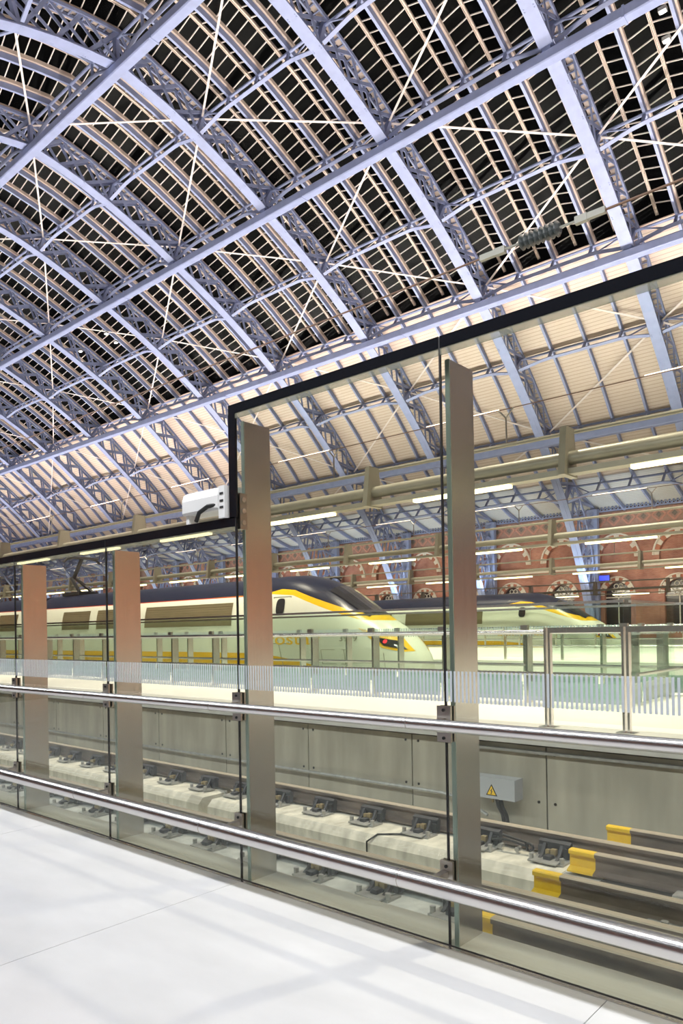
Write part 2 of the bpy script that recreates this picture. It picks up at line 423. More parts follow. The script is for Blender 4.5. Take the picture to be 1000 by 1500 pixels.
# ------------------------------------------------------------------ brick side wall with arches
WY = 56.5
wb = thing('wall_back', 'red brick side wall with blind arches under the roof', None, (0, WY, 0), kind='structure')
ARCH_C = []
for i in range(0, 21):
    rx = X0 + BAY*7 - BAY*i
    ARCH_C += [rx - 2.95, rx - 2.95 - BAY/2]
ARCH_C = sorted(ARCH_C)
def arch_pts(cx, r, zs, n=12):
    return [(cx + r*math.cos(math.pi*k/n), zs + r*1.06*math.sin(math.pi*k/n)) for k in range(n+1)]
# wall face: built as strips around the openings so that the arches are real recesses
XL, XR = RIBX[-1]-2, 46.9
mb = MB()
def wall_with_arches(mb, z0, z1, zs, zb, r, y=0.0, dep=.35):
    cs = ARCH_C; h = BAY/4
    for c in cs:
        A = arch_pts(c, r, zs)          # right to left
        L, Rr = c-h, c+h
        mb.quad((L,y,z0),(Rr,y,z0),(Rr,y,zb),(L,y,zb))
        mb.quad((L,y,zb),(c-r,y,zb),(c-r,y,zs),(L,y,zs)); mb.quad((c+r,y,zb),(Rr,y,zb),(Rr,y,zs),(c+r,y,zs))
        prevt = (Rr, zs)
        for k in range(len(A)-1):
            a, b = A[k], A[k+1]
            ta = (Rr + (L-Rr)*k/(len(A)-1), z1) ; tb = (Rr + (L-Rr)*(k+1)/(len(A)-1), z1)
            mb.quad((a[0],y,a[1]), (ta[0],y,ta[1]), (tb[0],y,tb[1]), (b[0],y,b[1]))
            mb.quad((a[0],y,a[1]), (b[0],y,b[1]), (b[0],y+dep,b[1]), (a[0],y+dep,a[1]))
        mb.poly([(Rr,y,zs),(Rr,y,z1),(A[0][0],y,A[0][1])]); mb.poly([(L,y,zs),(A[-1][0],y,A[-1][1]),(L,y,z1)])
        mb.quad((c-r,y,zb),(c+r,y,zb),(c+r,y+dep,zb),(c-r,y+dep,zb))
        for s in (-1, 1): mb.quad((c+s*r,y,zb),(c+s*r,y,zs),(c+s*r,y+dep,zs),(c+s*r,y+dep,zb))
wall_with_arches(mb, 5.95, 9.05, 6.75, 6.35, 1.33)
wall_with_arches(mb, PZ, 5.55, 3.85, 1.5, 1.0)
mb.build('brick_face', M['brick'], wb, fix=False)
MB().box(XL, XR, .35, .6, 0, 10.6).build('arch_infill', M['brick'], wb)
MB().box(XL, XR, -.10, .35, 5.98, 6.35).build('sill_course', M['stone'], wb)
MB().box(XL, XR, -.06, .35, 5.55, 5.98).build('brick_band', M['brick'], wb)
MB().box(XL, XR, -.12, .35, 9.0, 9.15).build('stone_string_course', M['stone'], wb)
MB().box(XL, XR, -.02, .35, 9.15, 10.35).build('frieze_band', M['frieze'], wb)
# voussoirs: separate stones in the near arches, alternating stone and red brick
def voussoir_mesh(r0, r1, a0, a1, m, dep=.06):
    mbv = MB(); P = []
    for y in (-dep, .02):
        for (r, a) in ((r0,a0),(r1,a0),(r1,a1),(r0,a1)):
            P.append((r*math.cos(a), y, r*1.06*math.sin(a)))
    mbv.v = P; mbv.f = [(0,1,2,3),(7,6,5,4),(0,4,5,1),(1,5,6,2),(2,6,7,3),(3,7,4,0)]; mbv.m = [0]*6
    return mbv.mesh('voussoir', m)
NV = 13
vu = [voussoir_mesh(1.33, 1.68, math.pi*(k+.03)/NV, math.pi*(k+.97)/NV, M['stone'] if k % 2 == 0 else M['redvouss']) for k in range(NV)]
vl = [voussoir_mesh(1.0, 1.30, math.pi*(k+.03)/NV, math.pi*(k+.97)/NV, M['stone'] if k % 2 == 0 else M['redvouss']) for k in range(NV)]
def hood(r, w=.13):
    mbh = MB(); n = 16
    P = [(r*math.cos(math.pi*k/n), -.06, r*1.06*math.sin(math.pi*k/n)) for k in range(n+1)]
    mbh.sweep(P, .16, w, (0,1,0)); return mbh.mesh('hood_mould', M['stone'])
hu, hl = hood(1.74), hood(1.36, .1)
hin = hood(1.0, .07)
winme = MB().poly([(math.cos(math.pi*k/16), 0, math.sin(math.pi*k/16)*1.06) for k in range(17)] + [(-1, 0, -2.6), (1, 0, -2.6)]).mesh('dark_window', M['darkwin'])
rose = MB()
for k in range(6):
    g = math.pi*k/3; rose.tube([(.36*math.cos(g)+.17*math.cos(q), 0, .42+.36*math.sin(g)+.17*math.sin(q)) for q in [2*math.pi*i/10 for i in range(11)]], .035, 6)
rose.box(-1, 1, -.03, .03, -.18, -.10); rose.box(-.04, .04, -.03, .03, -2.6, -.1); 
roseme = rose.mesh('tracery', M['stone'])
for c in ARCH_C:
    if c < -75 or c > -8: continue
    a = bpy.data.objects.new('blind_arch', hu); COL.objects.link(a); a.parent = wb; a.location = (c, 0, 6.75)
    for k in range(NV): inst('voussoir', vu[k], a)
    if c > -48:
        b = bpy.data.objects.new('arched_window', hl); COL.objects.link(b); b.parent = wb; b.location = (c, 0, 3.85)
        for k in range(NV): inst('voussoir', vl[k], b)
        inst('window_pane', winme, b, (0, .30, 0)); inst('tracery', roseme, b, (0, .24, 0))
# frieze of diamonds
dm = MB(); hs = .50
for (a, b) in (((-hs,0),(0,hs)),((0,hs),(hs,0)),((hs,0),(0,-hs)),((0,-hs),(-hs,0))):
    dm.bar((a[0],-.04,a[1]), (b[0],-.04,b[1]), .07, .12, (0,1,0))
dme = dm.mesh('diamond_frame', M['tile'])
dc = MB(); dc.prism([(-.22,0),(0,-.22),(.22,0),(0,.22)], -.05, .02, 'y'); dcm = dc.mesh('diamond_boss', M['tiledark'])
x = -9.0
while x > -80:
    q = inst('diamond_tile', dme, wb, (x, 0, 9.75)); inst('boss', dcm, q)
    x -= .745*1.5
# lattice gutter on top of the wall
gt = thing('gutter_girder', 'pale blue pierced gutter girder along the top of the brick wall', 'girder', (0, WY-.35, 10.35))
MB().box(XL, XR, -.06, .06, .0, .10).box(XL, XR, -.06, .06, .55, .66).build('flange', M['blue'], gt)
mb = MB(); x = -6.0
while x > -100:
    mb.bar((x,0,.1), (x-.28,0,.55), .05, .07, (0,1,0)); mb.bar((x-.28,0,.1), (x,0,.55), .05, .07, (0,1,0)); x -= .28
tag(mb.build('lacing', M['blue'], gt), kind='stuff')

# brick end wall of the shed behind the buffer stops, and the near side wall (both out of the picture, seen in the steel)
o = MB().box(47, 47.5, -17, 56.4, -.7, 12.5).build('wall_end', M['brickend']); struct(o, 'red brick end wall of the shed')
o = MB().box(47, 47.4, -17, 56.4, 12.5, 30).build('gable_reflector', M['gable']); struct(o, 'added pale grey reflector panel over the brick end wall')  # unseen pale panel added for the tall fin tops to reflect
o = MB().box(-60, 47, -17.5, -17, -.7, 11).build('wall_near', M['brick']); struct(o, 'red brick wall on the near side of the shed')

# ------------------------------------------------------------------ ROOF: ribs
def rib_meshes():
    I = [(0, p[0], p[1]) for p in ST_I]; O = [(0, p[0], p[1]) for p in ST_O]
    me = {}
    me['bottom_flange'] = MB().sweep(I, .64, .07, (1,0,0)).sweep([(0, p[1], p[2]+.14) for p in I], .10, .28, (1,0,0)).mesh('bottom_flange', M['blue'])
    t = MB()
    for s in (-1, 1): t.sweep([(s*.25, p[1], p[2]) for p in O], .09, .16, (1,0,0))
    me['top_flange'] = t.mesh('top_flange', M['blue'])
    lac = MB()
    for i in range(len(O)-1):
        for j in range(5):
            f = (j+.5)/5; y = O[i][1]+(O[i+1][1]-O[i][1])*f; z = O[i][2]+(O[i+1][2]-O[i][2])*f
            lac.bar((-.25,y,z), (.25,y,z), .07, .04, (0,1,0))
    me['lacing'] = lac.mesh('lacing', M['blue'])
    br = []
    for i in range(len(I)-1):
        for s in (-1, 1):
            for a, b in ((I[i], O[i+1]), (O[i], I[i+1])):
                m_ = MB(); p = (s*.22, a[1], a[2]); q = (s*.22, b[1], b[2])
                m_.bar(p, q, .04, .17, (1,0,0)); br.append(m_.mesh('lattice_brace', M['blue']))
    me['braces'] = br
    post = []
    for i in range(0, len(I), SUB):
        m_ = MB()
        m_.bar(I[i], O[i], .30, .20, (1,0,0)); post.append(m_.mesh('node_post', M['blue']))
    me['posts'] = post
    j = MB()
    for i in range(len(I)-1):
        for s in (-1, 1):
            for a, b in ((I[i], O[i+1]), (O[i], I[i+1])): j.bar((s*.22, a[1], a[2]), (s*.22, b[1], b[2]), .04, .17, (1,0,0))
    for i in range(0, len(I), SUB): j.bar(I[i], O[i], .30, .20, (1,0,0))
    me['joined'] = j.mesh('lattice', M['blue'])
    # spandrel bracket between rib, roof kick and wall
    sp = MB()
    for a, b in (((51.8,12.0),(55.8,10.7)), ((54.2,8.6),(55.8,10.6)), ((52.6,10.9),(55.2,10.8)), ((54.8,6.6),(55.7,7.6)), ((53.6,9.6),(55.7,9.1))):
        sp.bar((0,a[0],a[1]), (0,b[0],b[1]), .26, .14, (1,0,0))
    ring = [(0, 54.65 + .42*math.cos(2*math.pi*k/14), 9.95 + .42*math.sin(2*math.pi*k/14)) for k in range(15)]
    sp.tube(ring, .06, 6)
    sp.box(-.42, .42, 55.50, 55.9, .46, 10.55)
    me['spandrel'] = sp.mesh('wall_bracket', M['blue'])
    return me
rm = rib_meshes()
for i, rx in enumerate(RIBX):
    k = i - NRIGHT
    if k < 0: lab = 'blue lattice arch rib of the shed roof, %s beyond the right edge of the photo' % ORD[-k-1]
    else: lab = 'blue lattice arch rib of the shed roof, %s counted from the right' % ORD[k]
    r = thing('arch_rib', lab, 'arch rib', (rx, 0, 0), 'blue arch ribs of the roof')
    for nm in ('bottom_flange', 'top_flange'): inst(nm, rm[nm], r)
    tag(inst('lacing', rm['lacing'], r), kind='stuff')
    if 0 <= k <= 5:
        for b in rm['braces']: inst('lattice_brace', b, r)
        for b in rm['posts']: inst('node_post', b, r)
    else: tag(inst('lattice', rm['joined'], r), kind='stuff')
    inst('wall_bracket', rm['spandrel'], r)

# ------------------------------------------------------------------ ROOF: bays between the ribs
def roof_offset(i, off):
    """roof curve point i moved along its normal by off (positive = outwards)"""
    a = ROOF[max(i-1, 0)]; b = ROOF[min(i+1, len(ROOF)-1)]; ty, tz = b[0]-a[0], b[1]-a[1]; L = math.hypot(ty, tz)
    return (ROOF[i][0] - tz/L*off, ROOF[i][1] + ty/L*off)
NR = len(ROOF)
def bay_meshes():
    me = {}
    q = BAY/4
    pts = [roof_offset(i, -.10) for i in range(NR)]
    me['rafter'] = MB().sweep([(0, p[0], p[1]) for p in pts], .14, .30, (1,0,0)).mesh('rafter', M['blue'])
    # purlin trusses at the nodes (bottom chord cranked down to the ribs)
    tr = []
    nodes = list(range(0, 12))
    for n in nodes:
        I = NODE_I[n]; O = NODE_O[n]
        def lerp(f): return (I[0]+(O[0]-I[0])*f, I[1]+(O[1]-I[1])*f)
        T = lerp(.84); Mi = lerp(.40); E = lerp(.06)
        top = MB().tube([(-.15, T[0], T[1]), (-BAY+.15, T[0], T[1])], .075, 8).mesh('top_chord', M['blue'])
        prof = [(-.35,E), (-1.0, lerp(.20)), (-1.75,lerp(.36)), (-2.3, Mi), (-BAY+2.3, Mi), (-BAY+1.75, lerp(.36)), (-BAY+1.0, lerp(.20)), (-BAY+.35,E)]
        bot = MB().sweep([(x, p[0], p[1]) for x, p in prof], .19, .06, (0, O[1]-I[1], -(O[0]-I[0]))).mesh('bottom_chord', M['blue'])
        strut = MB().bar((0, Mi[0], Mi[1]), (0, T[0], T[1]), .14, .10, (1,0,0)).bar((0, Mi[0], Mi[1]), (0, O[0], O[1]), .08, .08, (1,0,0)).mesh('strut', M['blue'])
        dg = MB()
        for s0, s1 in ((-.45, -q*.8), (-BAY+.45, -BAY+q*.8)):
            c_ = lerp(.38); dg.bar((s0, T[0], T[1]), (s1, c_[0], c_[1]), .06, .06)
        dgm = dg.mesh('end_brace', M['blue'])
        tr.append((top, bot, strut, dgm))
    me['truss'] = tr
    # boarding
    def strip(i0, i1, off, th):
        mb = MB(); uv = []
        L = 0; ln = [0]
        for i in range(i0, i1):
            L += math.dist(ROOF[i], ROOF[i+1]); ln.append(L)
        for i in range(i0, i1):
            a, b = roof_offset(i, off), roof_offset(i+1, off)
            mb.quad((q/2, a[0], a[1]), (-q/2, a[0], a[1]), (-q/2, b[0], b[1]), (q/2, b[0], b[1]))
            l0, l1 = ln[i-i0], ln[i-i0+1]; uv += [(0,l0),(1,l0),(1,l1),(0,l1)]
        for i in range(i0, i1):
            a, b = roof_offset(i, off+th), roof_offset(i+1, off+th)
            mb.quad((q/2, a[0], a[1]), (-q/2, a[0], a[1]), (-q/2, b[0], b[1]), (q/2, b[0], b[1]))
            l0, l1 = ln[i-i0], ln[i-i0+1]; uv += [(0,l0),(1,l0),(1,l1),(0,l1)]
        return mb, uv
    def strip_mesh(i0, i1, mt):
        mb, uv = strip(i0, i1, .10, .06); m_ = mb.mesh('board_panel', mt, fix=False)
        ul = m_.uv_layers.new(name='UVMap')
        for i, c in enumerate(uv): ul.data[i].uv = c
        return m_
    i1 = NROOF*SUB
    me['boards'] = [strip_mesh(GLZ1+SUB*0, GLZ1+SUB, M['board']), strip_mesh(GLZ1+SUB, i1, M['board']), strip_mesh(i1, i1+3, M['board'])]
    me['boards_low'] = strip_mesh(i1+3, NR-1, M['boardlight'])
    # ridge and furrow glazing: valley boards along rafters, ridge piece half-way, panes and bars on both slopes
    RH = .55; rx_ = .07
    def P(i, off, x): p = roof_offset(i, off); return (x, p[0], p[1])
    idx = list(range(GLZ0, GLZ1+1))
    ridge = MB().sweep([P(i, .12+RH, 0) for i in idx], .045, .20, (1,0,0)).sweep([P(i, .04+RH, -.06) for i in idx], .03, .08, (1,0,0)).sweep([P(i, .04+RH, .06) for i in idx], .03, .08, (1,0,0))
    me['ridge'] = ridge.mesh('ridge_beam', M['cream'])
    val = MB().sweep([P(i, .10, 0) for i in idx], .32, .05, (1,0,0)).sweep([P(i, .19, .145) for i in idx], .035, .16, (1,0,0)).sweep([P(i, .19, -.145) for i in idx], .035, .16, (1,0,0))
    me['valley'] = val.mesh('valley_board', M['cream'])
    # panes + bars for one half sub-bay (from valley at x=+-q/2 to ridge at 0)
    me['panes'] = {}; me['bars'] = {}
    for s in (-1, 1):
        mid = lambda a, b, f: tuple(a[t]+(b[t]-a[t])*f for t in range(3))
        bars = MB(); panes = []
        for i in idx[:-1]:
            v0, v1 = P(i, .26, s*(q/2-.15)), P(i+1, .26, s*(q/2-.15)); r0, r1 = P(i, .10+RH, s*rx_), P(i+1, .10+RH, s*rx_)
            nb = max(2, round(math.dist(ROOF[i], ROOF[i+1])/.62))
            for j in range(nb):
                a, b = mid(v0, v1, j/nb), mid(r0, r1, j/nb); bars.bar(a, b, .045, .05, (0,1,0))
                c, d = mid(v0, v1, (j+1)/nb), mid(r0, r1, (j+1)/nb)
                m_ = MB(); m_.quad(a, b, d, c); panes.append(m_)
        me['bars'][s] = bars.mesh('glazing_bars', M['creamwhite'])
        me['panes'][s] = [p.mesh('glass_pane', M['roofglass'], fix=False) for p in panes]
        al = MB()
        for p in panes: al.quad(*p.v)
        me['panes'][(s, 'all')] = al.mesh('glass_panes', M['roofglass'], fix=False)
    return me
bm_ = bay_meshes()
q = BAY/4
for i in range(len(RIBX)-1):
    k = i - NRIGHT
    if k < 0: lab = 'roof bay of rafters and glazing, %s out of view beyond the first rib at right' % ORD[-k-1]
    else: lab = 'roof bay of rafters, trusses and glazing between the %s and %s ribs from right' % (ORD[k], ORD[k+1])
    b = thing('roof_bay', lab, 'roof bay', (RIBX[i], 0, 0), 'roof bays between the ribs')
    for j in (1, 2, 3): inst('rafter', bm_['rafter'], b, (-q*j, 0, 0))
    for n, (top, bot, st, dg) in enumerate(bm_['truss']):
        t = inst('purlin_truss', bot, b)
        inst('top_chord', top, t); tag(inst('end_brace', dg, t), kind='stuff')
        for j in (1, 2, 3): inst('strut', st, t, (-q*j, 0, 0))
    for j in range(4):
        cx = -q*(j+.5)
        for m_ in bm_['boards']: inst('board_panel', m_, b, (cx, 0, 0))
        inst('board_panel', bm_['boards_low'], b, (cx, 0, 0))
        inst('ridge_beam', bm_['ridge'], b, (cx, 0, 0))
        for s in (-1, 1):
            tag(inst('glazing_bars', bm_['bars'][s], b, (cx, 0, 0)), kind='stuff')
            if k == 1 or (k == 0 and j > 1):
                for pn in bm_['panes'][s]: inst('glass_pane', pn, b, (cx, 0, 0))
            else: tag(inst('glass_panes', bm_['panes'][(s, 'all')], b, (cx, 0, 0)), kind='stuff')
    for j in (0, 1, 2, 3): inst('valley_board', bm_['valley'], b, (-q*j, 0, 0))
    # flat diagonal wind braces, one per cell, forming diamonds
    for n in range(0, 11):
        a, c = ROOF[n*SUB], ROOF[min((n+1)*SUB, NR-1)]
        a = roof_offset(n*SUB, -.32); c = roof_offset(min((n+1)*SUB, NR-1), -.32)
        if (k + n) % 2 == 1 % 2: p, r_ = (0, *a), (-BAY, *c)
        else: p, r_ = (-BAY, *a), (0, *c)
        pm_ = MB(); mid_ = tuple((p[t]+r_[t])/2 for t in range(3))
        pm_.bar(p, r_, .11, .03, (1, 0, 0)); pm_.build('wind_brace', M['creamwhite'], b)

# longitudinal box tubes hung under the ribs
for n, (y, zc, lab) in enumerate(((19.9, 29.05, 'topmost, across the upper left corner'), (29.75, 26.0, 'second from the top'), (39.0, 20.98, 'third, where glazing meets boarding'), (47.2, 14.12, 'lowest, passing behind the tall glass'))):
    t = thing('roof_tube', 'long blue box tube slung under the arch ribs, ' + lab, 'roof tube', (0, y, zc), 'longitudinal roof tubes')
    h = .23
    prof = [(-.20,-h), (.20,-h), (.24,-h+.05), (.24, h-.05), (.20,h), (-.20,h), (-.24,h-.05), (-.24,-h+.05)]
    MB().prism(prof, RIBX[-1], RIBX[0]+1).build('tube', M['blue'], t)
    hang = MB().box(-.2, .2, -.14, .14, .2, .62).mesh('hanger', M['blue'])
    for rx in RIBX: inst('hanger', hang, t, (rx, 0, 0))
    for xx in (RIBX[6]+3.3, RIBX[8]+3.3, RIBX[10]+3.3):
        inst('tube_joint', MB().box(-.05, .05, -.26, .26, -.25, .25).mesh('tube_joint', M['blue']), t, (xx, 0, 0))

# ------------------------------------------------------------------ platform light booms
lamp_me = MB().box(-1.1, 1.1, -.07, .07, -.06, .0).mesh('fluorescent_lamp', M['lampwarm'])
def boom(Y, z, x_start, label, n=28, x0=45, rt=.125, upper=True):
    t = thing('light_boom', label, 'light boom', (0, Y, z), 'platform light booms')
    MB().tube([(x0, 0, 0), (-130, 0, 0)], rt, 12).build('boom_tube', M['beam'], t, smooth=True)
    MB().box(-130, x0, -rt, rt, -.30, -.30+rt*.8).build('lamp_tray', M['beam'], t)
    MB().tube([(x0, .25, .52), (-130, .25, .52)], .038, 8).build('upper_rail', M['beam'], t, smooth=True)
    brk = MB().prism([(-.28,-.32), (.28,-.32), (.16,.55), (-.16,.55)], -.06, .06).mesh('bracket', M['beam'])
    hng = MB().tube([(0,.25,.52),(0,.25,1.05)], .018, 6).tube([(0,.25,1.05),(-.16,.25,1.22)], .018, 6).tube([(0,.25,1.05),(.16,.25,1.22)], .018, 6).mesh('hanger_rod', M['clamp'])
    for i in range(n):
        xc = x_start - 4.46*i
        inst('lamp_tube', lamp_me, t, (xc, 0, -.30))
        inst('bracket', brk, t, (xc+2.23, 0, 0))
        if upper: inst('hanger_rod', hng, t, (xc+.9, 0, 0))
    if upper:
        MB().tube([(x0, .25, 1.22), (-130, .25, 1.22)], .010, 6).build('suspension_cable', M['wire'], t)
        up_me = MB().tube([(-.95,.25,1.235),(.75,.25,1.235)], .013, 8).mesh('uplight_tube', M['lampup'])
        for i in range(n): inst('uplight_tube', up_me, t, (x_start - 4.46*i, 0, 0))
boom(12.5, 4.50, 14.55, 'yellowish light boom with fluorescent tubes, nearest and highest behind the tall glass')
boom(22.9, 4.50, .47, 'second light boom, crossing just above the nearer train', n=22, rt=.10)
boom(35.5, 4.50, -1.0, 'third light boom, thin line crossing the brick arches', n=20, rt=.08)
boom(46.0, 3.8, -3, 'farthest light boom, faint line low on the brick wall', n=18, rt=.07, upper=False)

# ------------------------------------------------------------------ TRAINS
def interp(T, x):
    if x <= T[0][0]: return T[0][1]
    for (a, va), (b, vb) in zip(T, T[1:]):
        if x <= b:
            t = (x-a)/(b-a); return va + (vb-va)*t
    return T[-1][1]
ZTOP = [(-22.2,3.9),(-6.9,3.9),(-5.4,3.92),(-4.8,3.88),(-4.2,3.76),(-3.4,3.46),(-2.8,3.12),(-2.2,2.72),(-1.75,2.46),(-1.2,2.16),(-.6,1.74),(-.25,1.40),(-.08,1.15),(0,.95)]
WID = [(-22.2,1.40),(-6,1.40),(-4,1.37),(-2.5,1.24),(-1.5,1.06),(-.7,.84),(-.25,.62),(0,.34)]
ZB = .45
def half_w(x, z):
    w = interp(WID, x); zt = interp(ZTOP, x); zs = min(1.9, ZB + (zt-ZB)*.42)
    if z <= zs: return w*(1 - .05*((zs-z)/max(zs-ZB, .01))**2)
    u = min(1, (z-zs)/(zt-zs)); return w*max(0, 1-u**2.7)**(1/2.3)
def train_livery():
    m = mat('train_livery', (.8,.8,.68), .3, spec=.3); nt = m.node_tree; N = nt.nodes; L = nt.links; p = N['Principled BSDF']
    tc = N.new('ShaderNodeTexCoord'); sp = N.new('ShaderNodeSeparateXYZ'); L.new(tc.outputs['Object'], sp.inputs[0])
    def curve(pts):
        mr = N.new('ShaderNodeMapRange'); mr.inputs[1].default_value = -10; mr.inputs[2].default_value = 0; L.new(sp.outputs['X'], mr.inputs[0])
        fc = N.new('ShaderNodeFloatCurve'); c = fc.mapping.curves[0]
        P = [((x+10)/10, z/5) for x, z in pts]
        c.points[0].location = P[0]; c.points[1].location = P[-1]
        for q_ in P[1:-1]: c.points.new(*q_)
        for q_ in c.points: q_.handle_type = 'VECTOR'
        fc.mapping.update(); L.new(mr.outputs[0], fc.inputs['Value'])
        ml = N.new('ShaderNodeMath'); ml.operation = 'MULTIPLY'; ml.inputs[1].default_value = 5; L.new(fc.outputs[0], ml.inputs[0]); return ml.outputs[0]
    def gt(a, b):
        n = N.new('ShaderNodeMath'); n.operation = 'GREATER_THAN'
        for s, i in ((a, 0), (b, 1)):
            if isinstance(s, (int, float)): n.inputs[i].default_value = s
            else: L.new(s, n.inputs[i])
        return n.outputs[0]
    def mul(a, b):
        n = N.new('ShaderNodeMath'); n.operation = 'MULTIPLY'; L.new(a, n.inputs[0]); L.new(b, n.inputs[1]); return n.outputs[0]
    def mix(fac, a, col):
        n = N.new('ShaderNodeMix'); n.data_type = 'RGBA'; L.new(fac, n.inputs[0])
        if isinstance(a, tuple): n.inputs[6].default_value = (*a, 1)
        else: L.new(a, n.inputs[6])
        n.inputs[7].default_value = (*col, 1); return n.outputs[2]
    Z = sp.outputs['Z']; X = sp.outputs['X']
    zn = curve([(-10,3.24),(-6.0,3.26),(-5.2,3.40),(-4.6,3.34),(-3.9,3.10),(-2.3,2.58),(-1.4,2.40),(-.9,2.36),(0,2.36)])
    zy = curve([(-10,3.24),(-6.2,3.22),(-5.6,3.24),(-4.6,3.16),(-3.4,2.74),(-2.5,2.44),(-1.9,2.27),(-1.0,2.24),(-.9,2.36),(0,2.36)])
    zl = curve([(-10,1.24),(-6.5,1.22),(-5.2,1.12),(-4.0,.95),(-3.0,.70),(-2.4,.4),(0,.4)])
    c = mix(gt(zl, Z), (.80, .80, .69), (.80, .46, .02))
    c = mix(gt(Z, zy), c, (.86, .52, .02))
    c = mix(gt(Z, zn), c, (.016, .020, .042))
    # thin red line under the dark roof of the straight body
    r1 = mul(mul(gt(Z, 3.21), gt(3.245, Z)), gt(-6.6, X)); c = mix(r1, c, (.45, .05, .02))
    L.new(c, p.inputs['Base Color']); return m
M['livery'] = train_livery()
def body_mesh(xs, name, mt, caps=(True, True)):
    mb = MB(); n = 15
    rows = []
    for x in xs:
        zt = interp(ZTOP, x); row = []
        for k in range(n+1):
            u = k/n; uu = 1-(1-u)**1.7
            z = ZB + (zt-ZB)*uu; row.append((x, -half_w(x, z), z))
        full = row + [(x, -y, z) for (x_, y, z) in reversed(row[:-1])]
        rows.append(full)
    w = len(rows[0])
    for r_ in rows: mb.v += r_
    for i in range(len(rows)-1):
        for j in range(w-1):
            mb.f.append((i*w+j, i*w+j+1, (i+1)*w+j+1, (i+1)*w+j)); mb.m.append(0)
    mb.f.append(tuple(range(w))); mb.m.append(0); e = (len(rows)-1)*w; mb.f.append(tuple(e+j for j in reversed(range(w)))); mb.m.append(0)
    return mb.mesh(name, mt, smooth=True)
def patch(pts, off=.012, side=-1, m=0, mb=None):
    """a panel hugging the curved train side inside the (x,z) outline"""
    import bmesh
    mb = mb or MB(); b = bmesh.new(); b.faces.new([b.verts.new((x, 0, z)) for x, z in pts])
    bmesh.ops.triangulate(b, faces=b.faces[:])
    for _ in range(4):
        es = [e for e in b.edges if e.calc_length() > .09]
        if not es: break
        bmesh.ops.subdivide_edges(b, edges=es, cuts=1); bmesh.ops.triangulate(b, faces=b.faces[:])
    b.verts.index_update(); n = len(mb.v)
    mb.v += [(v.co.x, side*(half_w(v.co.x, v.co.z)+off), v.co.z) for v in b.verts]
    for f in b.faces: mb.f.append(tuple(n+v.index for v in f.verts)); mb.m.append(m)
    b.free(); return mb
def grid_patch(x0, x1, z0, z1, nx=4, nz=4, off=.012, side=-1, mb=None):
    mb = mb or MB()
    for i in range(nx):
        for j in range(nz):
            a, b = x0+(x1-x0)*i/nx, x0+(x1-x0)*(i+1)/nx; c, d = z0+(z1-z0)*j/nz, z0+(z1-z0)*(j+1)/nz
            mb.quad(*[(x, side*(half_w(x, z)+off), z) for x, z in ((a,c),(b,c),(b,d),(a,d))])
    return mb
def seam(pts, w=.022, side=-1, mb=None):
    mb = mb or MB()
    P = [(x, side*(half_w(x, z)+.004), z) for x, z in pts]; mb.sweep(P, .012, w, (0,1,0)); return mb
def text_mesh(s, size, mt, name, ext=.004):
    cu = bpy.data.curves.new(name, 'FONT'); cu.body = s; cu.size = size; cu.extrude = ext; cu.align_x = 'CENTER'
    o = bpy.data.objects.new(name, cu); me = bpy.data.meshes.new_from_object(o); bpy.data.objects.remove(o); bpy.data.curves.remove(cu)
    me.name = name; me.materials.clear(); me.materials.append(mt); return me
LETX = -4.95
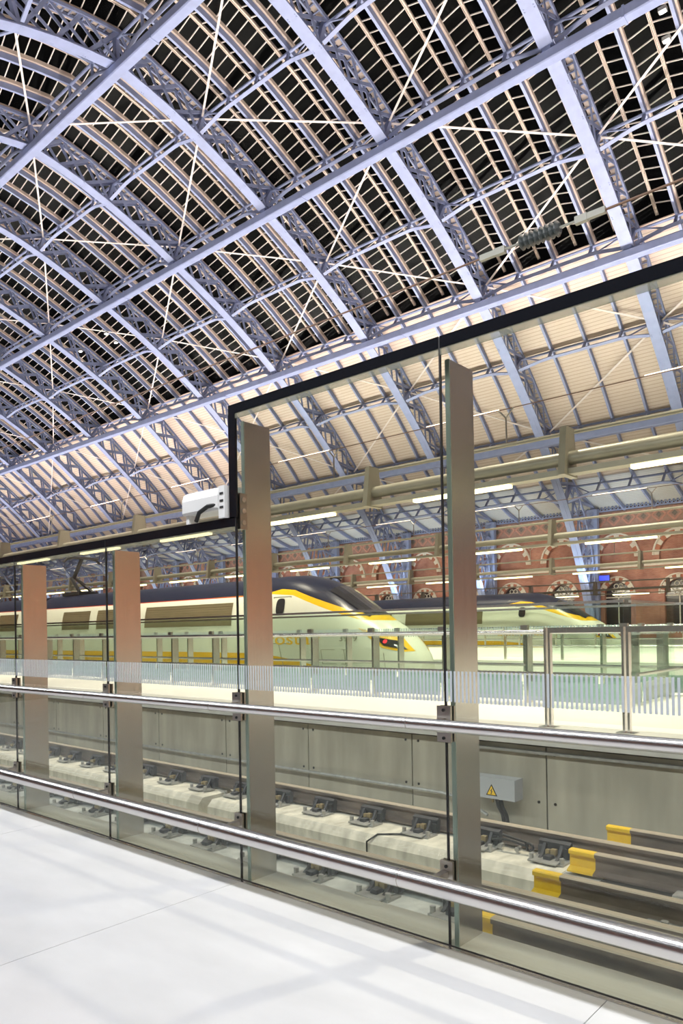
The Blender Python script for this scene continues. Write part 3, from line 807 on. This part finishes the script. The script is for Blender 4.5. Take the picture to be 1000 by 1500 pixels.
def power_car(loc, label):
    t = thing('train_power_car', label, 'train', loc, 'cream and navy high speed trains')
    xs = [-22.2, -18, -14, -10, -8, -6.9, -6.2, -5.7, -5.2, -4.8, -4.4, -4.0, -3.6, -3.2, -2.8, -2.5, -2.2, -1.95, -1.7, -1.45, -1.2, -1, -.8, -.6, -.45, -.33, -.22, -.14, -.08, -.03, 0]
    body = inst('body_shell', body_mesh(xs, 'body_shell', M['livery']), t)
    # windscreen on the sloping front
    ws = MB(); X = [-3.35, -2.9, -2.5, -2.1, -1.8]
    for i in range(len(X)-1):
        for j in range(6):
            def pt(x, f):
                zt = interp(ZTOP, x); y = (f*2-1)*interp(WID, x)*.55; u = abs(y)/interp(WID, x)
                zs = min(1.9, ZB+(zt-ZB)*.42); z = zs + (zt-zs)*max(0, 1-u**2.3)**(1/2.7)
                return (x+.02, y, z+.02)
            ws.quad(pt(X[i], j/6), pt(X[i+1], j/6), pt(X[i+1], (j+1)/6), pt(X[i], (j+1)/6))
    ws.build('windscreen', M['darkwin'], t, smooth=True)
    # crew door with porthole window
    for s in (-1, 1):
        d = seam([(-5.45,1.55),(-5.45,3.12)], .02, s)
        seam([(-4.65,1.55),(-4.65,3.12)], .02, s, d); seam([(-5.45,3.12),(-4.65,3.12)], .02, s, d); seam([(-5.45,1.55),(-4.65,1.55)], .02, s, d)
        d = d.build('crew_door', M['seam'], t)
        oc = [(-5.05+.20*math.copysign(abs(math.cos(g))**.6, math.cos(g)), 2.80+.27*math.copysign(abs(math.sin(g))**.6, math.sin(g))) for g in [2*math.pi*k/20 for k in range(20)]]
        w = patch(oc, .02, s).build('door_window', M['darkwin'], d)
        # panel seams and access hatches
        sm = seam([(-6.3,.6),(-6.25,1.6),(-6.3,3.2),(-5.9,3.5)], .02, s)
        seam([(-4.9,.7),(-5.0,1.1),(-5.2,1.9)], .018, s, sm)
        seam([(-3.2,.9),(-2.3,.9)], .018, s, sm); seam([(-3.2,1.35),(-2.3,1.35)], .018, s, sm); seam([(-3.2,.9),(-3.25,1.35)], .018, s, sm); seam([(-2.3,.9),(-2.35,1.35)], .018, s, sm)
        seam([(-2.1,.95),(-1.35,.95)], .018, s, sm); seam([(-1.35,.95),(-1.35,1.8)], .018, s, sm)
        seam([(-.95,.6),(-1.0,1.2),(-1.25,1.9)], .02, s, sm); seam([(-.42,.6),(-.42,1.2),(-.52,1.5)], .02, s, sm)
        sm.build('panel_seams', M['seam'], t)
        # head light housing with yellow surround and red tail lamp
        yl = patch([(-1.9,2.02),(-.62,1.70),(-.22,1.30),(-.42,1.28),(-1.05,1.40),(-1.4,1.66)], .010, s).build('headlight_surround', M['trainyellow'], t)
        hp = patch([(-1.32,1.74),(-.66,1.62),(-.36,1.34),(-1.0,1.47)], .028, s).build('headlight', M['darkwin'], t)
        xr, zr = -.98, 1.60
        patch([(xr+.06*math.cos(2*math.pi*k/12), zr+.06*math.sin(2*math.pi*k/12)) for k in range(12)], .045, s).build('tail_lamp', M['red'], hp)
        # louvred machine-room panels
        for (a, b) in ((-12.9, -7.5), (-16.6, -14.0), (-19.6, -17.2)):
            g = grid_patch(a, b, 2.20, 3.02, 6, 3, .014, s).build('grille_panel', M['grille'], t)
            mb = MB()
            for k in range(9):
                z = 2.24 + k*.092; seam([(a+.05,z),(b-.05,z)], .03, s, mb)
            mb.build('louvres', M['trainwin'], g)
        # cushion fields: skirt and bogies
        MB().box(-21.8, -3.2, s*1.22-.03, s*1.22+.03, .18, .48).build('side_skirt', M['underframe'], t)
    for bx in (-4.8, -18.0):
        bg = MB().box(bx-1.7, bx+1.7, -1.0, 1.0, .25, .6).build('bogie', M['underframe'], t)
        for dx in (-1.3, 1.3):
            MB().tube([(bx+dx,-.78,.46),(bx+dx,.78,.46)], .46, 18).build('wheelset', M['iron'], bg)
    # lettering wrapped on the curved side
    for s in (-1, 1):
        for nm, txt, size, mt, xc, zc, wd in (('lettering', 'eurostar', .56, M['trainyellow'], LETX, 1.52, 3.3), ('fleet_number', '3999', .26, M['seam'], -2.2, 1.62, .62)):
            me = text_mesh(txt, size, mt, nm); k_ = wd/(max(v.co.x for v in me.vertices)-min(v.co.x for v in me.vertices))
            for v in me.vertices:
                x = xc + v.co.x*k_*(-s); z = zc + v.co.y
                v.co = (x, s*(half_w(x, z) + .012 + v.co.z), z)
            inst(nm, me, t)
    # pantograph on the roof
    pg = MB().box(-21.2, -19.6, -.5, .5, 3.86, 4.02).build('pantograph', M['iron'], t)
    mb = MB().bar((-19.8,-.35,4.0),(-21.0,-.12,4.75),.12,.12).bar((-19.8,.35,4.0),(-21.0,.12,4.75),.12,.12).bar((-21.0,0,4.75),(-20.2,0,5.65),.13,.13)
    mb.build('pantograph_arm', M['iron'], pg)
    MB().tube([(-20.2,-.95,5.45),(-20.2,-.75,5.62),(-20.2,-.4,5.68),(-20.2,.4,5.68),(-20.2,.75,5.62),(-20.2,.95,5.45)], .06, 8).tube([(-19.9,-.7,5.66),(-19.9,.7,5.66)], .06, 8).build('pantograph_head', M['iron'], pg)
    return t
def coach(loc, label):
    t = thing('train_coach', label, 'train coach', loc, 'cream and navy train coaches')
    inst('body_shell', body_mesh([-22.15-18.6-.0+.0, -22.15-9, -22.15], 'coach_shell', M['livery']), t).location = (-.35, 0, 0)
    for s in (-1, 1):
        for k in range(6):
            a = -24.2 - 2.75*k
            mb = MB()
            for i in range(3):
                for j in range(3):
                    x0, x1 = a-2.1+2.1*i/3, a-2.1+2.1*(i+1)/3; z0, z1 = 2.2+.85*j/3, 2.2+.85*(j+1)/3
                    P = [(x, s*(half_w(-15, z)+.012), z) for x, z in ((x0,z0),(x1,z0),(x1,z1),(x0,z1))]
                    mb.poly(P)
            mb.build('window', M['trainwin'], t)
    MB().box(-40.8, -22.8, -1.2, 1.2, .2, .5).build('underframe', M['underframe'], t)
    return t
RZ = -.45
TX = -12.7
power_car((TX, 18.5, RZ), 'cream power car with navy roof and yellow swoosh, nearest train, nose behind the glass')
coach((TX, 18.5, RZ), 'cream coach with brown windows coupled behind the nearest power car')
power_car((TX-1.2, 38.0, RZ), 'cream power car with navy roof, farther train against the brick wall')
coach((TX-1.2, 38.0, RZ), 'cream coach coupled behind the farther power car')
# running rails under the trains
RPROF = [(-.07,0),(.07,0),(.07,.014),(.012,.034),(.010,.12),(.036,.126),(.036,.152),(.028,.160),(-.028,.160),(-.036,.152),(-.036,.126),(-.010,.12),(-.012,.034),(-.07,.014)]
for yc, lb in ((18.5, 'nearer'), (38.0, 'farther')):
    for s, l2 in ((-.75, 'near'), (.75, 'far')):
        o = MB().prism([(a, b) for a, b in RPROF], -150, 25).build('train_rail', M['rail'], loc=(0, yc+s, -.61))
        tag(o, 'brown steel rail under the %s side of the %s train' % (l2, lb), 'rail')
    
# ------------------------------------------------------------------ GLASS SCREENS on the island platform
def screen(name, label, a, b, posts, top, hand, fins=True, group='glass screens on the island platform', hand_side=-1, stripes=True, kick=True):
    """a: start (x,y), b: end (x,y); posts: distances from a"""
    ax, ay = a; bx, by = b; L = math.hypot(bx-ax, by-ay); rz = math.atan2(by-ay, bx-ax)
    t = thing(name, label, 'glass screen', (ax, ay, PZ), group, rz=rz)
    top -= PZ; hand -= PZ
    ps = [0] + [p for p in posts if 0 < p < L] + [L]
    for p0, p1 in zip(ps, ps[1:]):
        g = MB(); g.box(p0+.008, p1-.008, -.008, .008, .10, top); pane = g.build('glass_pane', M['glass2'], t)
        if kick: MB().box(p0+.05, p1-.05, -.014, -.010, .04, .30).build('kick_panel', M['panelgrey'], pane)
        if stripes:
            sb = MB(); x = p0+.03
            while x < p1-.03: sb.box(x, x+.012, -.0105, -.0095, top-.42, top-.28); x += .045
            tag(sb.build('manifestation_stripes', M['stripe'], pane), kind='stuff')
    for p in posts:
        if p < 0 or p > L+.01: continue
        f = MB().box(p-.02, p+.02, hand_side*-.03, hand_side*-.03+hand_side*-.16*1, 0, hand+.0).build('post', M['fin'], t)
        MB().box(p-.05, p+.05, -.03, .03, hand-.02, hand+.10).build('clamp', M['clamp'], f)
    MB().tube([(0, hand_side*.10, hand), (L, hand_side*.10, hand)], .032, 12).build('handrail', M['steel'], t, smooth=True)
    MB().tube([(0, hand_side*.08, .42), (L, hand_side*.08, .42)], .026, 10).build('lower_rail', M['steel'], t, smooth=True)
    MB().box(0, L, -.02, .02, top, top+.035).build('top_rail', M['steel'], t)
    return t
LN = 66.0
screen('glass_screen', 'long glass screen with steel posts on the near side of the platform opening', (-3.42, 9.35), (-3.42-LN, 9.35), [1.374*i for i in range(48)], 1.80, 1.435, hand_side=1)
screen('glass_screen', 'long glass screen with steel posts on the far side of the platform opening', (-3.24, 11.5), (-3.24-LN, 11.5), [1.345*i for i in range(49)], 1.80, 1.435, hand_side=1)
screen('glass_screen', 'short glass return screen with wide posts closing the platform opening', (-3.42, 9.57), (-3.42, 11.33), [.4, 1.6], 1.80, 1.435, hand_side=-1)
# near guard rail: portal frames in polished steel at the platform edge
gr = thing('guard_railing', 'polished steel post and rail barrier at the near platform edge', 'railing', (0, 7.2, PZ))
def post_pair(x, last=False):
    p = MB().box(x-.035, x-.012, -.03, .03, 0, 1.045).box(x+.012, x+.035, -.03, .03, 0, 1.045).build('post', M['steel'], gr)
    MB().box(x-.09, x+.09, -.07, .07, 0, .012).build('base_plate', M['steel'], p)
for x in (-3.43, -2.62, -1.81, -1.0, -.19): post_pair(x)
for x in (-3.43, -2.62, -1.81, -1.0):
    MB().box(x+.036, x+.774, -.03, .03, .99, 1.045).build('top_rail', M['steel'], gr)
    MB().box(x+.05, x+.76, -.006, .006, .08, .985).build('infill_glass', M['glass2'], gr)
# rail and low barrier on the other platforms
for y, lb in ((22.0, 'near'), (34.5, 'far')):
    t = thing('platform_railing', 'plain steel railing along the %s edge of the middle platform' % lb, 'railing', (0, y, PZ))
    MB().tube([(10,0,1.05),(-70,0,1.05)], .035, 8).build('top_rail', M['steel'], t)
    MB().tube([(10,0,.45),(-70,0,.45)], .03, 8).build('lower_rail', M['steel'], t)
    pme = MB().box(-.04,.04,-.03,.03,0,1.05).mesh('post', M['fin'])
    for i in range(40): inst('post', pme, t, (8-2.0*i, 0, 0))

# ------------------------------------------------------------------ OUR GLASS WALL
GY = 2.941; GT = .012
JX = [1.037, -.443, -1.923, -3.413, -4.883, -6.363, -7.843, -9.323]
TALL, LOW = 2.890, 2.204
labs = ['tall glass panel beyond the right edge of the photo', 'tall glass panel at the right, right of the nearest steel fin', 'tall glass panel between the two tall steel fins, under the roof corner',
        'low glass panel beneath the white camera housing', 'low glass panel between the two low fins at left', 'low glass panel at the left edge of the photo', 'low glass panel beyond the left edge of the photo']
for i in range(len(JX)-1):
    x1, x0 = JX[i], JX[i+1]; tall = i < 3; zt = TALL if tall else LOW
    g = .004
    t = thing('glazed_screen', labs[i], 'glass panel', (x1, GY, 0), 'panels of the glass wall')
    a, b = x0-x1+g, -g
    if i == 2: prof = [(a,-.02),(b,-.02),(b,zt),(a-.055,zt),(a-.055,LOW+.012),(a,LOW+.012)]
    else: prof = [(a,-.02),(b,-.02),(b,zt),(a,zt)]
    mb = MB(); n = len(prof)
    mb.poly([(x, -GT/2, z) for x, z in prof], 0); mb.poly([(x, GT/2, z) for x, z in reversed(prof)], 0)
    for k in range(n):
        p, q_ = prof[k], prof[(k+1) % n]; mb.quad((p[0],-GT/2,p[1]), (p[0],GT/2,p[1]), (q_[0],GT/2,q_[1]), (q_[0],-GT/2,q_[1]), 2 if abs(p[0]-q_[0]) < 1e-6 else 1)
    pane = mb.build('pane', [M['glass'], M['edge'], M['seal']], t)
    e = GT/2 + .0015
    aa = a-.055 if i == 2 else a
    fr = MB().box(aa, b, -e, e, zt-.056, zt+.002)
    if i == 2: fr.box(aa-.002, aa+.062, -e, e, LOW-.005, zt-.056)
    fr.build('frit_border', M['frit'], t)
    MB().box(aa+.06 if i == 2 else a, b, -e+.001, e-.001, zt-.086, zt-.057).build('frit_fade', M['fritfade'], t)
    sb = MB(); x = a+.004
    while x < b-.01: sb.box(x, x+.0105, -e, -e+.0008, 1.155, 1.300); x += .0212
    tag(sb.build('manifestation_stripes', M['stripe'], pane), kind='stuff')
    MB().box(x0-x1-.0038, x0-x1+.0038, -GT/2-.0005, GT/2+.0005, -.02, (LOW if i >= 2 else zt)-.002).build('joint_sealant', M['seal'], t)
# shoe that holds the glass
sh = thing('glass_shoe', 'thin steel channel gripping the foot of the glass wall', 'channel', (0, GY, 0))
MB().box(-16, 5, -.045, -.016, -.02, .003).build('front_strip', M['steel'], sh)
MB().box(-16, 5, -.0155, -.0065, -.02, .005).build('gasket', M['seal'], sh)
# fins
fin_lab = ['tall brushed steel fin nearest the camera, behind the right glass joint', 'tall brushed steel fin in the middle, behind the step in the glass', 'low brushed steel fin, right one of the two at left', 'low brushed steel fin, leftmost one in the photo', 'low brushed steel fin beyond the left edge of the photo']
for x, zt, lb in zip([-1.923, -3.413, -4.883, -6.363, -7.843], [2.80, 2.80, 2.13, 2.13, 2.13], fin_lab):
    t = thing('steel_fin', lb, 'fin post', (x, 3.0, -.03), 'steel fins behind the glass wall')
    MB().box(-.010, .010, .008, .222, 0, zt+.03).build('blade', M['fin'], t)
    MB().box(-.0115, .0115, 0, .008, 0, zt+.03).build('front_edge', M['finedge'], t)
    if zt > 2.5 and x < -3:
        MB().box(-.022, .022, -.045, .01, 2.16, 2.38).build('glass_clamp', M['clamp'], t)
        hd = MB().tube([(-.032,-.02,0),(.032,-.02,0)], .016, 10).mesh('clamp_bolt', M['steel'])
        for zz in (2.20, 2.27, 2.34): inst('clamp_bolt', hd, t, (0, -.0, zz))
# hand rail and bumper rail with brackets
def rail_thing(name, label, y, z, r, xs_, plate, two):
    t = thing(name, label, 'handrail', (0, y, z))
    MB().tube([(5, 0, 0), (-16, 0, 0)], r, 28).build('rail_tube', M['steel'], t, smooth=True)
    js = MB().tube([(-.002,0,0),(.002,0,0)], r+.0012, 28).mesh('rail_joint', M['clamp'])
    for x in JX: inst('rail_joint', js, t, (x-.16, 0, 0))
    for x in JX:
        b = MB().box(x-plate, x+plate, GY-y-GT/2-.016, GY-y-GT/2-.002, -.085 if two else -.06, .085 if two else .075)
        b.box(x-plate, x+plate, GY-y+GT/2+.002, GY-y+GT/2+.014, -.085 if two else -.06, .085 if two else .075)
        b = b.build('bracket_plate', M['clamp'], t)
        MB().bar((x-.02, 0, .0), (x-.005, GY-y-GT/2-.01, .015), .035, .03).build('bracket_arm', M['clamp'], b)
        hme = MB()
        for zz in ((.066, -.066) if two else (.05,)): hme.tube([(x+.0, GY-y-GT/2-.022, zz), (x+.0, GY-y-GT/2-.014, zz)], .008, 8)
        hme.build('bolt', M['rubber'], b)
    return t
rail_thing('hand_rail', 'polished steel tube handrail at waist height along the glass wall', GY-.085, 1.050, .029, JX, .038, True)
rail_thing('bumper_rail', 'thick polished steel bumper tube low along the glass wall', GY-.16, .328, .0455, JX, .035, False)

# ------------------------------------------------------------------ TRACK: rails, plinths, clamps, buffer rails
RT = -.12            # rail head level
def rail(name, label, y, x0, x1, yellow=False, foot=-.36, splice=False):
    t = thing(name, label, 'rail', (x0, y, foot), 'rails of the near track')
    L = x1-x0
    P = RPROF
    mb = MB(); k = len(P); s0 = .0
    mb.prism(P, (.20 if yellow else 0), L)
    # head faces get the dusty colour
    for fi, f in enumerate(mb.f):
        zs_ = [mb.v[j][2] for j in f]
        if min(zs_) > .149 and len(f) == 4: mb.m[fi] = 1
    mb.build('rail_bar', [M['rail'], M['railhead']], t)
    if yellow: MB().prism(P, 0, .20).build('painted_end', M['yellow'], t)
    if splice:
        sp_ = MB().box(.80, 2.6, -.19, -.065, .0, .03).build('foot_plate', M['zinc'], t)
        bm2 = MB().tube([(0,0,0),(0,0,.03)], .024, 8).mesh('bolt', M['zinc'])
        for j in range(9): inst('bolt', bm2, t, (.92+.17*j if j < 3 else .92+.17*j+.25, -.13, .03))
        MB().box(.28, L, -.20, -.02, -.022, -.002).build('base_strip', M['rubber'], t)
    return t
rail('check_rail', 'short buffer rail with yellow painted end, nearest the glass', 3.83, -2.40, 8, True, splice=True)
rail('running_rail', 'near running rail, brown steel with dusty head behind the bumper tube', 4.31, -60, 8)
rail('check_rail', 'short buffer rail with yellow painted end, second from the glass', 4.76, -2.40, 8, True, splice=True)
rail('check_rail', 'short buffer rail with yellow painted end, third from the glass', 5.38, -2.41, 8, True, splice=True)
rail('running_rail', 'far running rail, brown steel with clamps along its near side', 5.72, -60, 8)
rail('check_rail', 'short buffer rail with yellow painted end, farthest by the concrete wall', 6.20, -2.44, 8, True, splice=True)
# concrete plinth blocks under the far running rail
for i, (a, b) in enumerate(((-6.68, -2.45), (-10.85, -6.86), (-15.0, -11.03), (-19.2, -15.2), (-23.4, -19.4), (-27.6, -23.6))):
    c = .07
    pr = [(5.18,-.70),(5.92,-.70),(5.92,-.38),(5.18+c,-.38),(5.18,-.38-c)]
    mb = MB(); k = len(pr)
    # chamfered ends: three rings
    rings = [(a, .09), (a+.10, 0), (b-.10, 0), (b, .09)] if i else [(a, .09), (a+.10, 0), (b, 0), (b+.001, 0)]
    for x, ins in rings:
        for j, (y, z) in enumerate(pr): mb.v.append((x, y + (ins if y < 5.5 else 0), z - (ins*.4 if z > -.5 else 0)))
    for r_ in range(3):
        for j in range(k):
            j2 = (j+1) % k; mb.f.append((r_*k+j, r_*k+j2, (r_+1)*k+j2, (r_+1)*k+j)); mb.m.append(0)
    mb.f.append(tuple(range(k))); mb.f.append(tuple(3*k+j for j in reversed(range(k)))); mb.m += [0, 0]
    o = mb.build('plinth_block', M['plinth'])
    tag(o, 'pale concrete plinth block under the far running rail, %s from the yellow rail ends' % ORD[i], 'concrete block', 'plinth blocks of the track')
# cast clamps
def clamp_meshes():
    me = {}
    me['base_plate'] = MB().box(-.15, .15, -.16, .0, 0, .016).box(-.11, .11, -.20, -.02, .016, .026).mesh('base_plate', M['zinc'])
    me['side_block'] = MB().prism([(.02,.03),(.06,.02),(.075,.12),(.05,.145),(.015,.13)], -.135, .135).box(-.13, -.09, -.01, .05, .02, .10).box(.09, .13, -.01, .05, .02, .10).mesh('side_block', M['iron'])
    me['bracket'] = MB().prism([(-.11,.026),(-.03,.026),(.02,.11),(-.005,.125),(-.05,.06)], -.085, -.06).prism([(-.11,.026),(-.03,.026),(.02,.11),(-.005,.125),(-.05,.06)], .06, .085).box(-.03, .03, -.13, -.05, .026, .055).mesh('bracket', M['iron'])
    me['wedge'] = MB().box(.0, .045, -.06, -.02, .05, .095).box(-.045, -.015, -.055, -.02, .045, .085).mesh('wedge', M['brass'])
    me['bolt'] = MB().tube([(0,0,0),(0,0,.045)], .020, 8).mesh('bolt', M['zinc'])
    return me
cm = clamp_meshes()
def rail_clamp(x, y, z, label, group):
    t = thing('rail_clamp', label, 'rail clamp', (x, y, z), group)
    for nm in ('base_plate', 'side_block', 'bracket', 'wedge'): inst(nm, cm[nm], t)
    for sx in (-.13, .13): inst('bolt', cm['bolt'], t, (sx, -.13, .016))
for i in range(26):
    rail_clamp(-2.64-.635*i, 5.575, -.38, 'black cast clamp along the far running rail, %s from the yellow rail ends' % ORD[i], 'clamps along the far running rail')
for i in range(14):
    rail_clamp(-2.64-.635*i, 4.165, -.395, 'dusty cast clamp along the near running rail, %s from the yellow rail ends' % ORD[i], 'clamps along the near running rail')
# looped track cable beside the clamps, dropping over the plinth
tag(MB().tube([(-3.80,5.50,-.365),(-4.05,5.36,-.368),(-4.20,5.25,-.372),(-4.26,5.165,-.43),(-4.25,5.155,-.58),(-4.29,5.12,-.685)], .009, 8).build('track_cable', M['rubber'], smooth=True), 'thin dark cable hanging over the face of the plinth block', 'cable')
lp = []
for k in range(15):
    g = k/14; lp.append((-3.20+.34*g, 5.56-.03*math.sin(g*3), -.315+.035*math.sin(g*math.pi)))
for k in range(10):
    g = math.pi*k/9; lp.append((-2.86+.05*math.sin(g), 5.56, -.315+.03*math.cos(g)))
for k in range(8): lp.append((-2.88-.03*k, 5.56, -.28+.004*k))
bc = thing('bond_cable', 'looped bonding cable with two clips on the far running rail', 'cable', (0,0,0))
MB().tube(lp, .011, 8).build('cable', M['rubber'], bc, smooth=True)
for x in (-3.10, -2.94): MB().tube([(x,5.52,-.345),(x,5.58,-.345)], .022, 8).build('clip', M['zinc'], bc)
# conduits along the foot of the platform wall
tag(MB().tube([(-30,6.93,-.34),(-4.6,6.93,-.34)], .018, 8).tube([(-4.6,6.93,-.34),(-4.3,6.91,-.37),(-4.0,6.88,-.49)], .018, 8).build('wall_conduit', M['zinc'], smooth=True), 'thin grey conduit running along the foot of the platform wall', 'conduit')

# ------------------------------------------------------------------ junction box on the wall
jb = thing('junction_box', 'grey electrical junction box with a yellow hazard triangle on the platform wall', 'junction box', (-3.90, 6.999, -.295))
MB().box(-.255, .255, -.17, 0, 0, .22).build('case', M['boxgrey'], jb)
MB().box(-.257, .257, -.18, -.168, .002, .222).build('lid', M['boxgrey'], jb)
tr_ = MB().prism([(-.075,.035),(.055,.035),(-.01,.155)], -0.1830, -0.1805, 'y').build('hazard_triangle', M['black'], jb)
MB().prism([(-.060,.043),(.040,.043),(-.01,.136)], -0.1845, -0.1825, 'y').build('yellow_field', M['signyellow'], tr_)
MB().prism([(-.004,.110),(-.024,.080),(-.010,.080),(-.018,.055),(-.024,.058),(-.014,.046),(-.004,.058),(-.010,.056),(.004,.086),(-.010,.086),(.004,.108)], -0.1858, -0.1844, 'y').build('lightning_bolt', M['black'], tr_)
nl = MB().box(-.255, -.165, -0.1825, -0.1805, .035, .085).build('name_label', M['white'], jb)
MB().box(-.245, -.225, -0.18305, -0.1824, .055, .066).box(-.220, -.212, -0.18305, -0.1824, .055, .066).box(-.205, -.195, -0.18305, -0.1824, .055, .066).box(-.190, -.175, -0.18305, -0.1824, .055, .066).build('label_print', M['seam'], nl)
MB().tube([(.02,-.12,.0),(.04,-.12,-.08),(.08,-.11,-.16),(.095,-.09,-.30)], .024, 8).tube([(.06,-.12,.0),(.08,-.12,-.09),(.12,-.11,-.17),(.13,-.09,-.30)], .022, 8).build('cable', M['rubber'], jb, smooth=True)
MB().tube([(-.03,-.12,.0),(-.03,-.12,-.05)], .012, 8).build('gland', M['brass'], jb)

# ------------------------------------------------------------------ camera housing on the low glass
cc = thing('camera_housing', 'white rounded camera housing sitting on top of the low glass', 'camera', (-3.72, GY+.05, LOW+.004))
prof = [(-.09,.055),(.09,.055),(.10,.07),(.10,.145),(.085,.185),(.045,.205),(-.045,.205),(-.085,.185),(-.10,.145),(-.10,.07)]
MB().prism([(a_*.8, b_) for a_, b_ in prof], -.19, .17).build('shell', M['white'], cc)
MB().box(.172, .230, -.075, .075, .0, .20).build('end_plate', M['white'], cc)
for zz in (.06, .10, .145): MB().box(.185, .218, -.0775, -.0755, zz, zz+.014).build('slot', M['black'], cc)
MB().box(-.175, -.145, -.06, .02, 0, .056).build('foot', M['white'], cc)
MB().tube([(.17,-.06,.09),(.08,-.085,.085),(.0,-.09,.055),(-.045,-.08,.005)], .014, 10).build('cable', M['rubber'], cc, smooth=True)

# ------------------------------------------------------------------ overhead wire with insulator
ow = thing('overhead_wire', 'brown overhead wire with a ribbed grey insulator high above the track', 'overhead wire', (-2.44, 5.1, 4.42))
MB().tube([(9,0,0),(.45,0,0)], .010, 6).tube([(-.45,0,0),(-60,0,.0)], .009, 6).build('wire', M['wire'], ow)
pts = []; rad = []
for k in range(8):
    x = -.155 + .04*k
    pts += [(x,0,0),(x+.014,0,0),(x+.02,0,0),(x+.039,0,0)]; rad += [.036,.058,.058,.036]
MB().tube(pts, .06, 16, radii=rad).build('insulator', M['ceramic'], ow)
for s in (-1, 1):
    MB().tube([(s*.16,0,0),(s*.30,0,0)], .010, 8).build('rod', M['cast'], ow)
    MB().box(min(s*.28,s*.37), max(s*.28,s*.37), -.02, .02, -.026, .026).build('shackle', M['cast'], ow)
    MB().prism([(-.016,-.022),(.016,-.022),(.016,.022),(-.016,.022)], min(s*.36,s*.50), max(s*.36,s*.50)).build('wedge_clamp', M['cast'], ow)

# small floodlight heads visible in the roof
fh = MB().box(-.16, .16, -.12, .12, 0, .16); fhm = fh.mesh('flood_case', M['zinc'])
fl_ = MB().box(-.11, .11, -.08, .08, -.02, .0).mesh('flood_lens', M['lampwhite'])
def flood(x, y, z, lb):
    t = thing('flood_lamp', lb, 'flood lamp', (x, y, z), 'small flood lamps in the roof'); inst('case', fhm, t); inst('lens', fl_, t)
flood(-9.33, 31.0, 26.3, 'small bright flood lamp in the top right corner of the roof, upper one')
flood(-9.5, 32.0, 25.8, 'small bright flood lamp in the top right corner of the roof, lower one')
flood(-52.8, 33.0, 25.3, 'small bright flood lamp among the distant ribs at left, right one of three')
flood(-53.1, 32.3, 25.9, 'small bright flood lamp among the distant ribs at left, middle one of three')
flood(-57.5, 32.5, 25.7, 'small bright flood lamp among the distant ribs at left, left one of three')
# blue lit sign on the rib foot
sg = thing('lit_sign', 'small glowing blue sign beside a rib foot on the brick wall', 'sign', (-21.80, 55.7, 5.2))
MB().box(-.42, .42, -.05, .05, -.22, .22).build('case', M['iron'], sg); MB().box(-.05, .05, .05, .80, -.05, .05).build('bracket', M['iron'], sg); MB().box(-.39, .39, -.055, -.05, -.19, .19).build('face', M['bluesign'], sg)
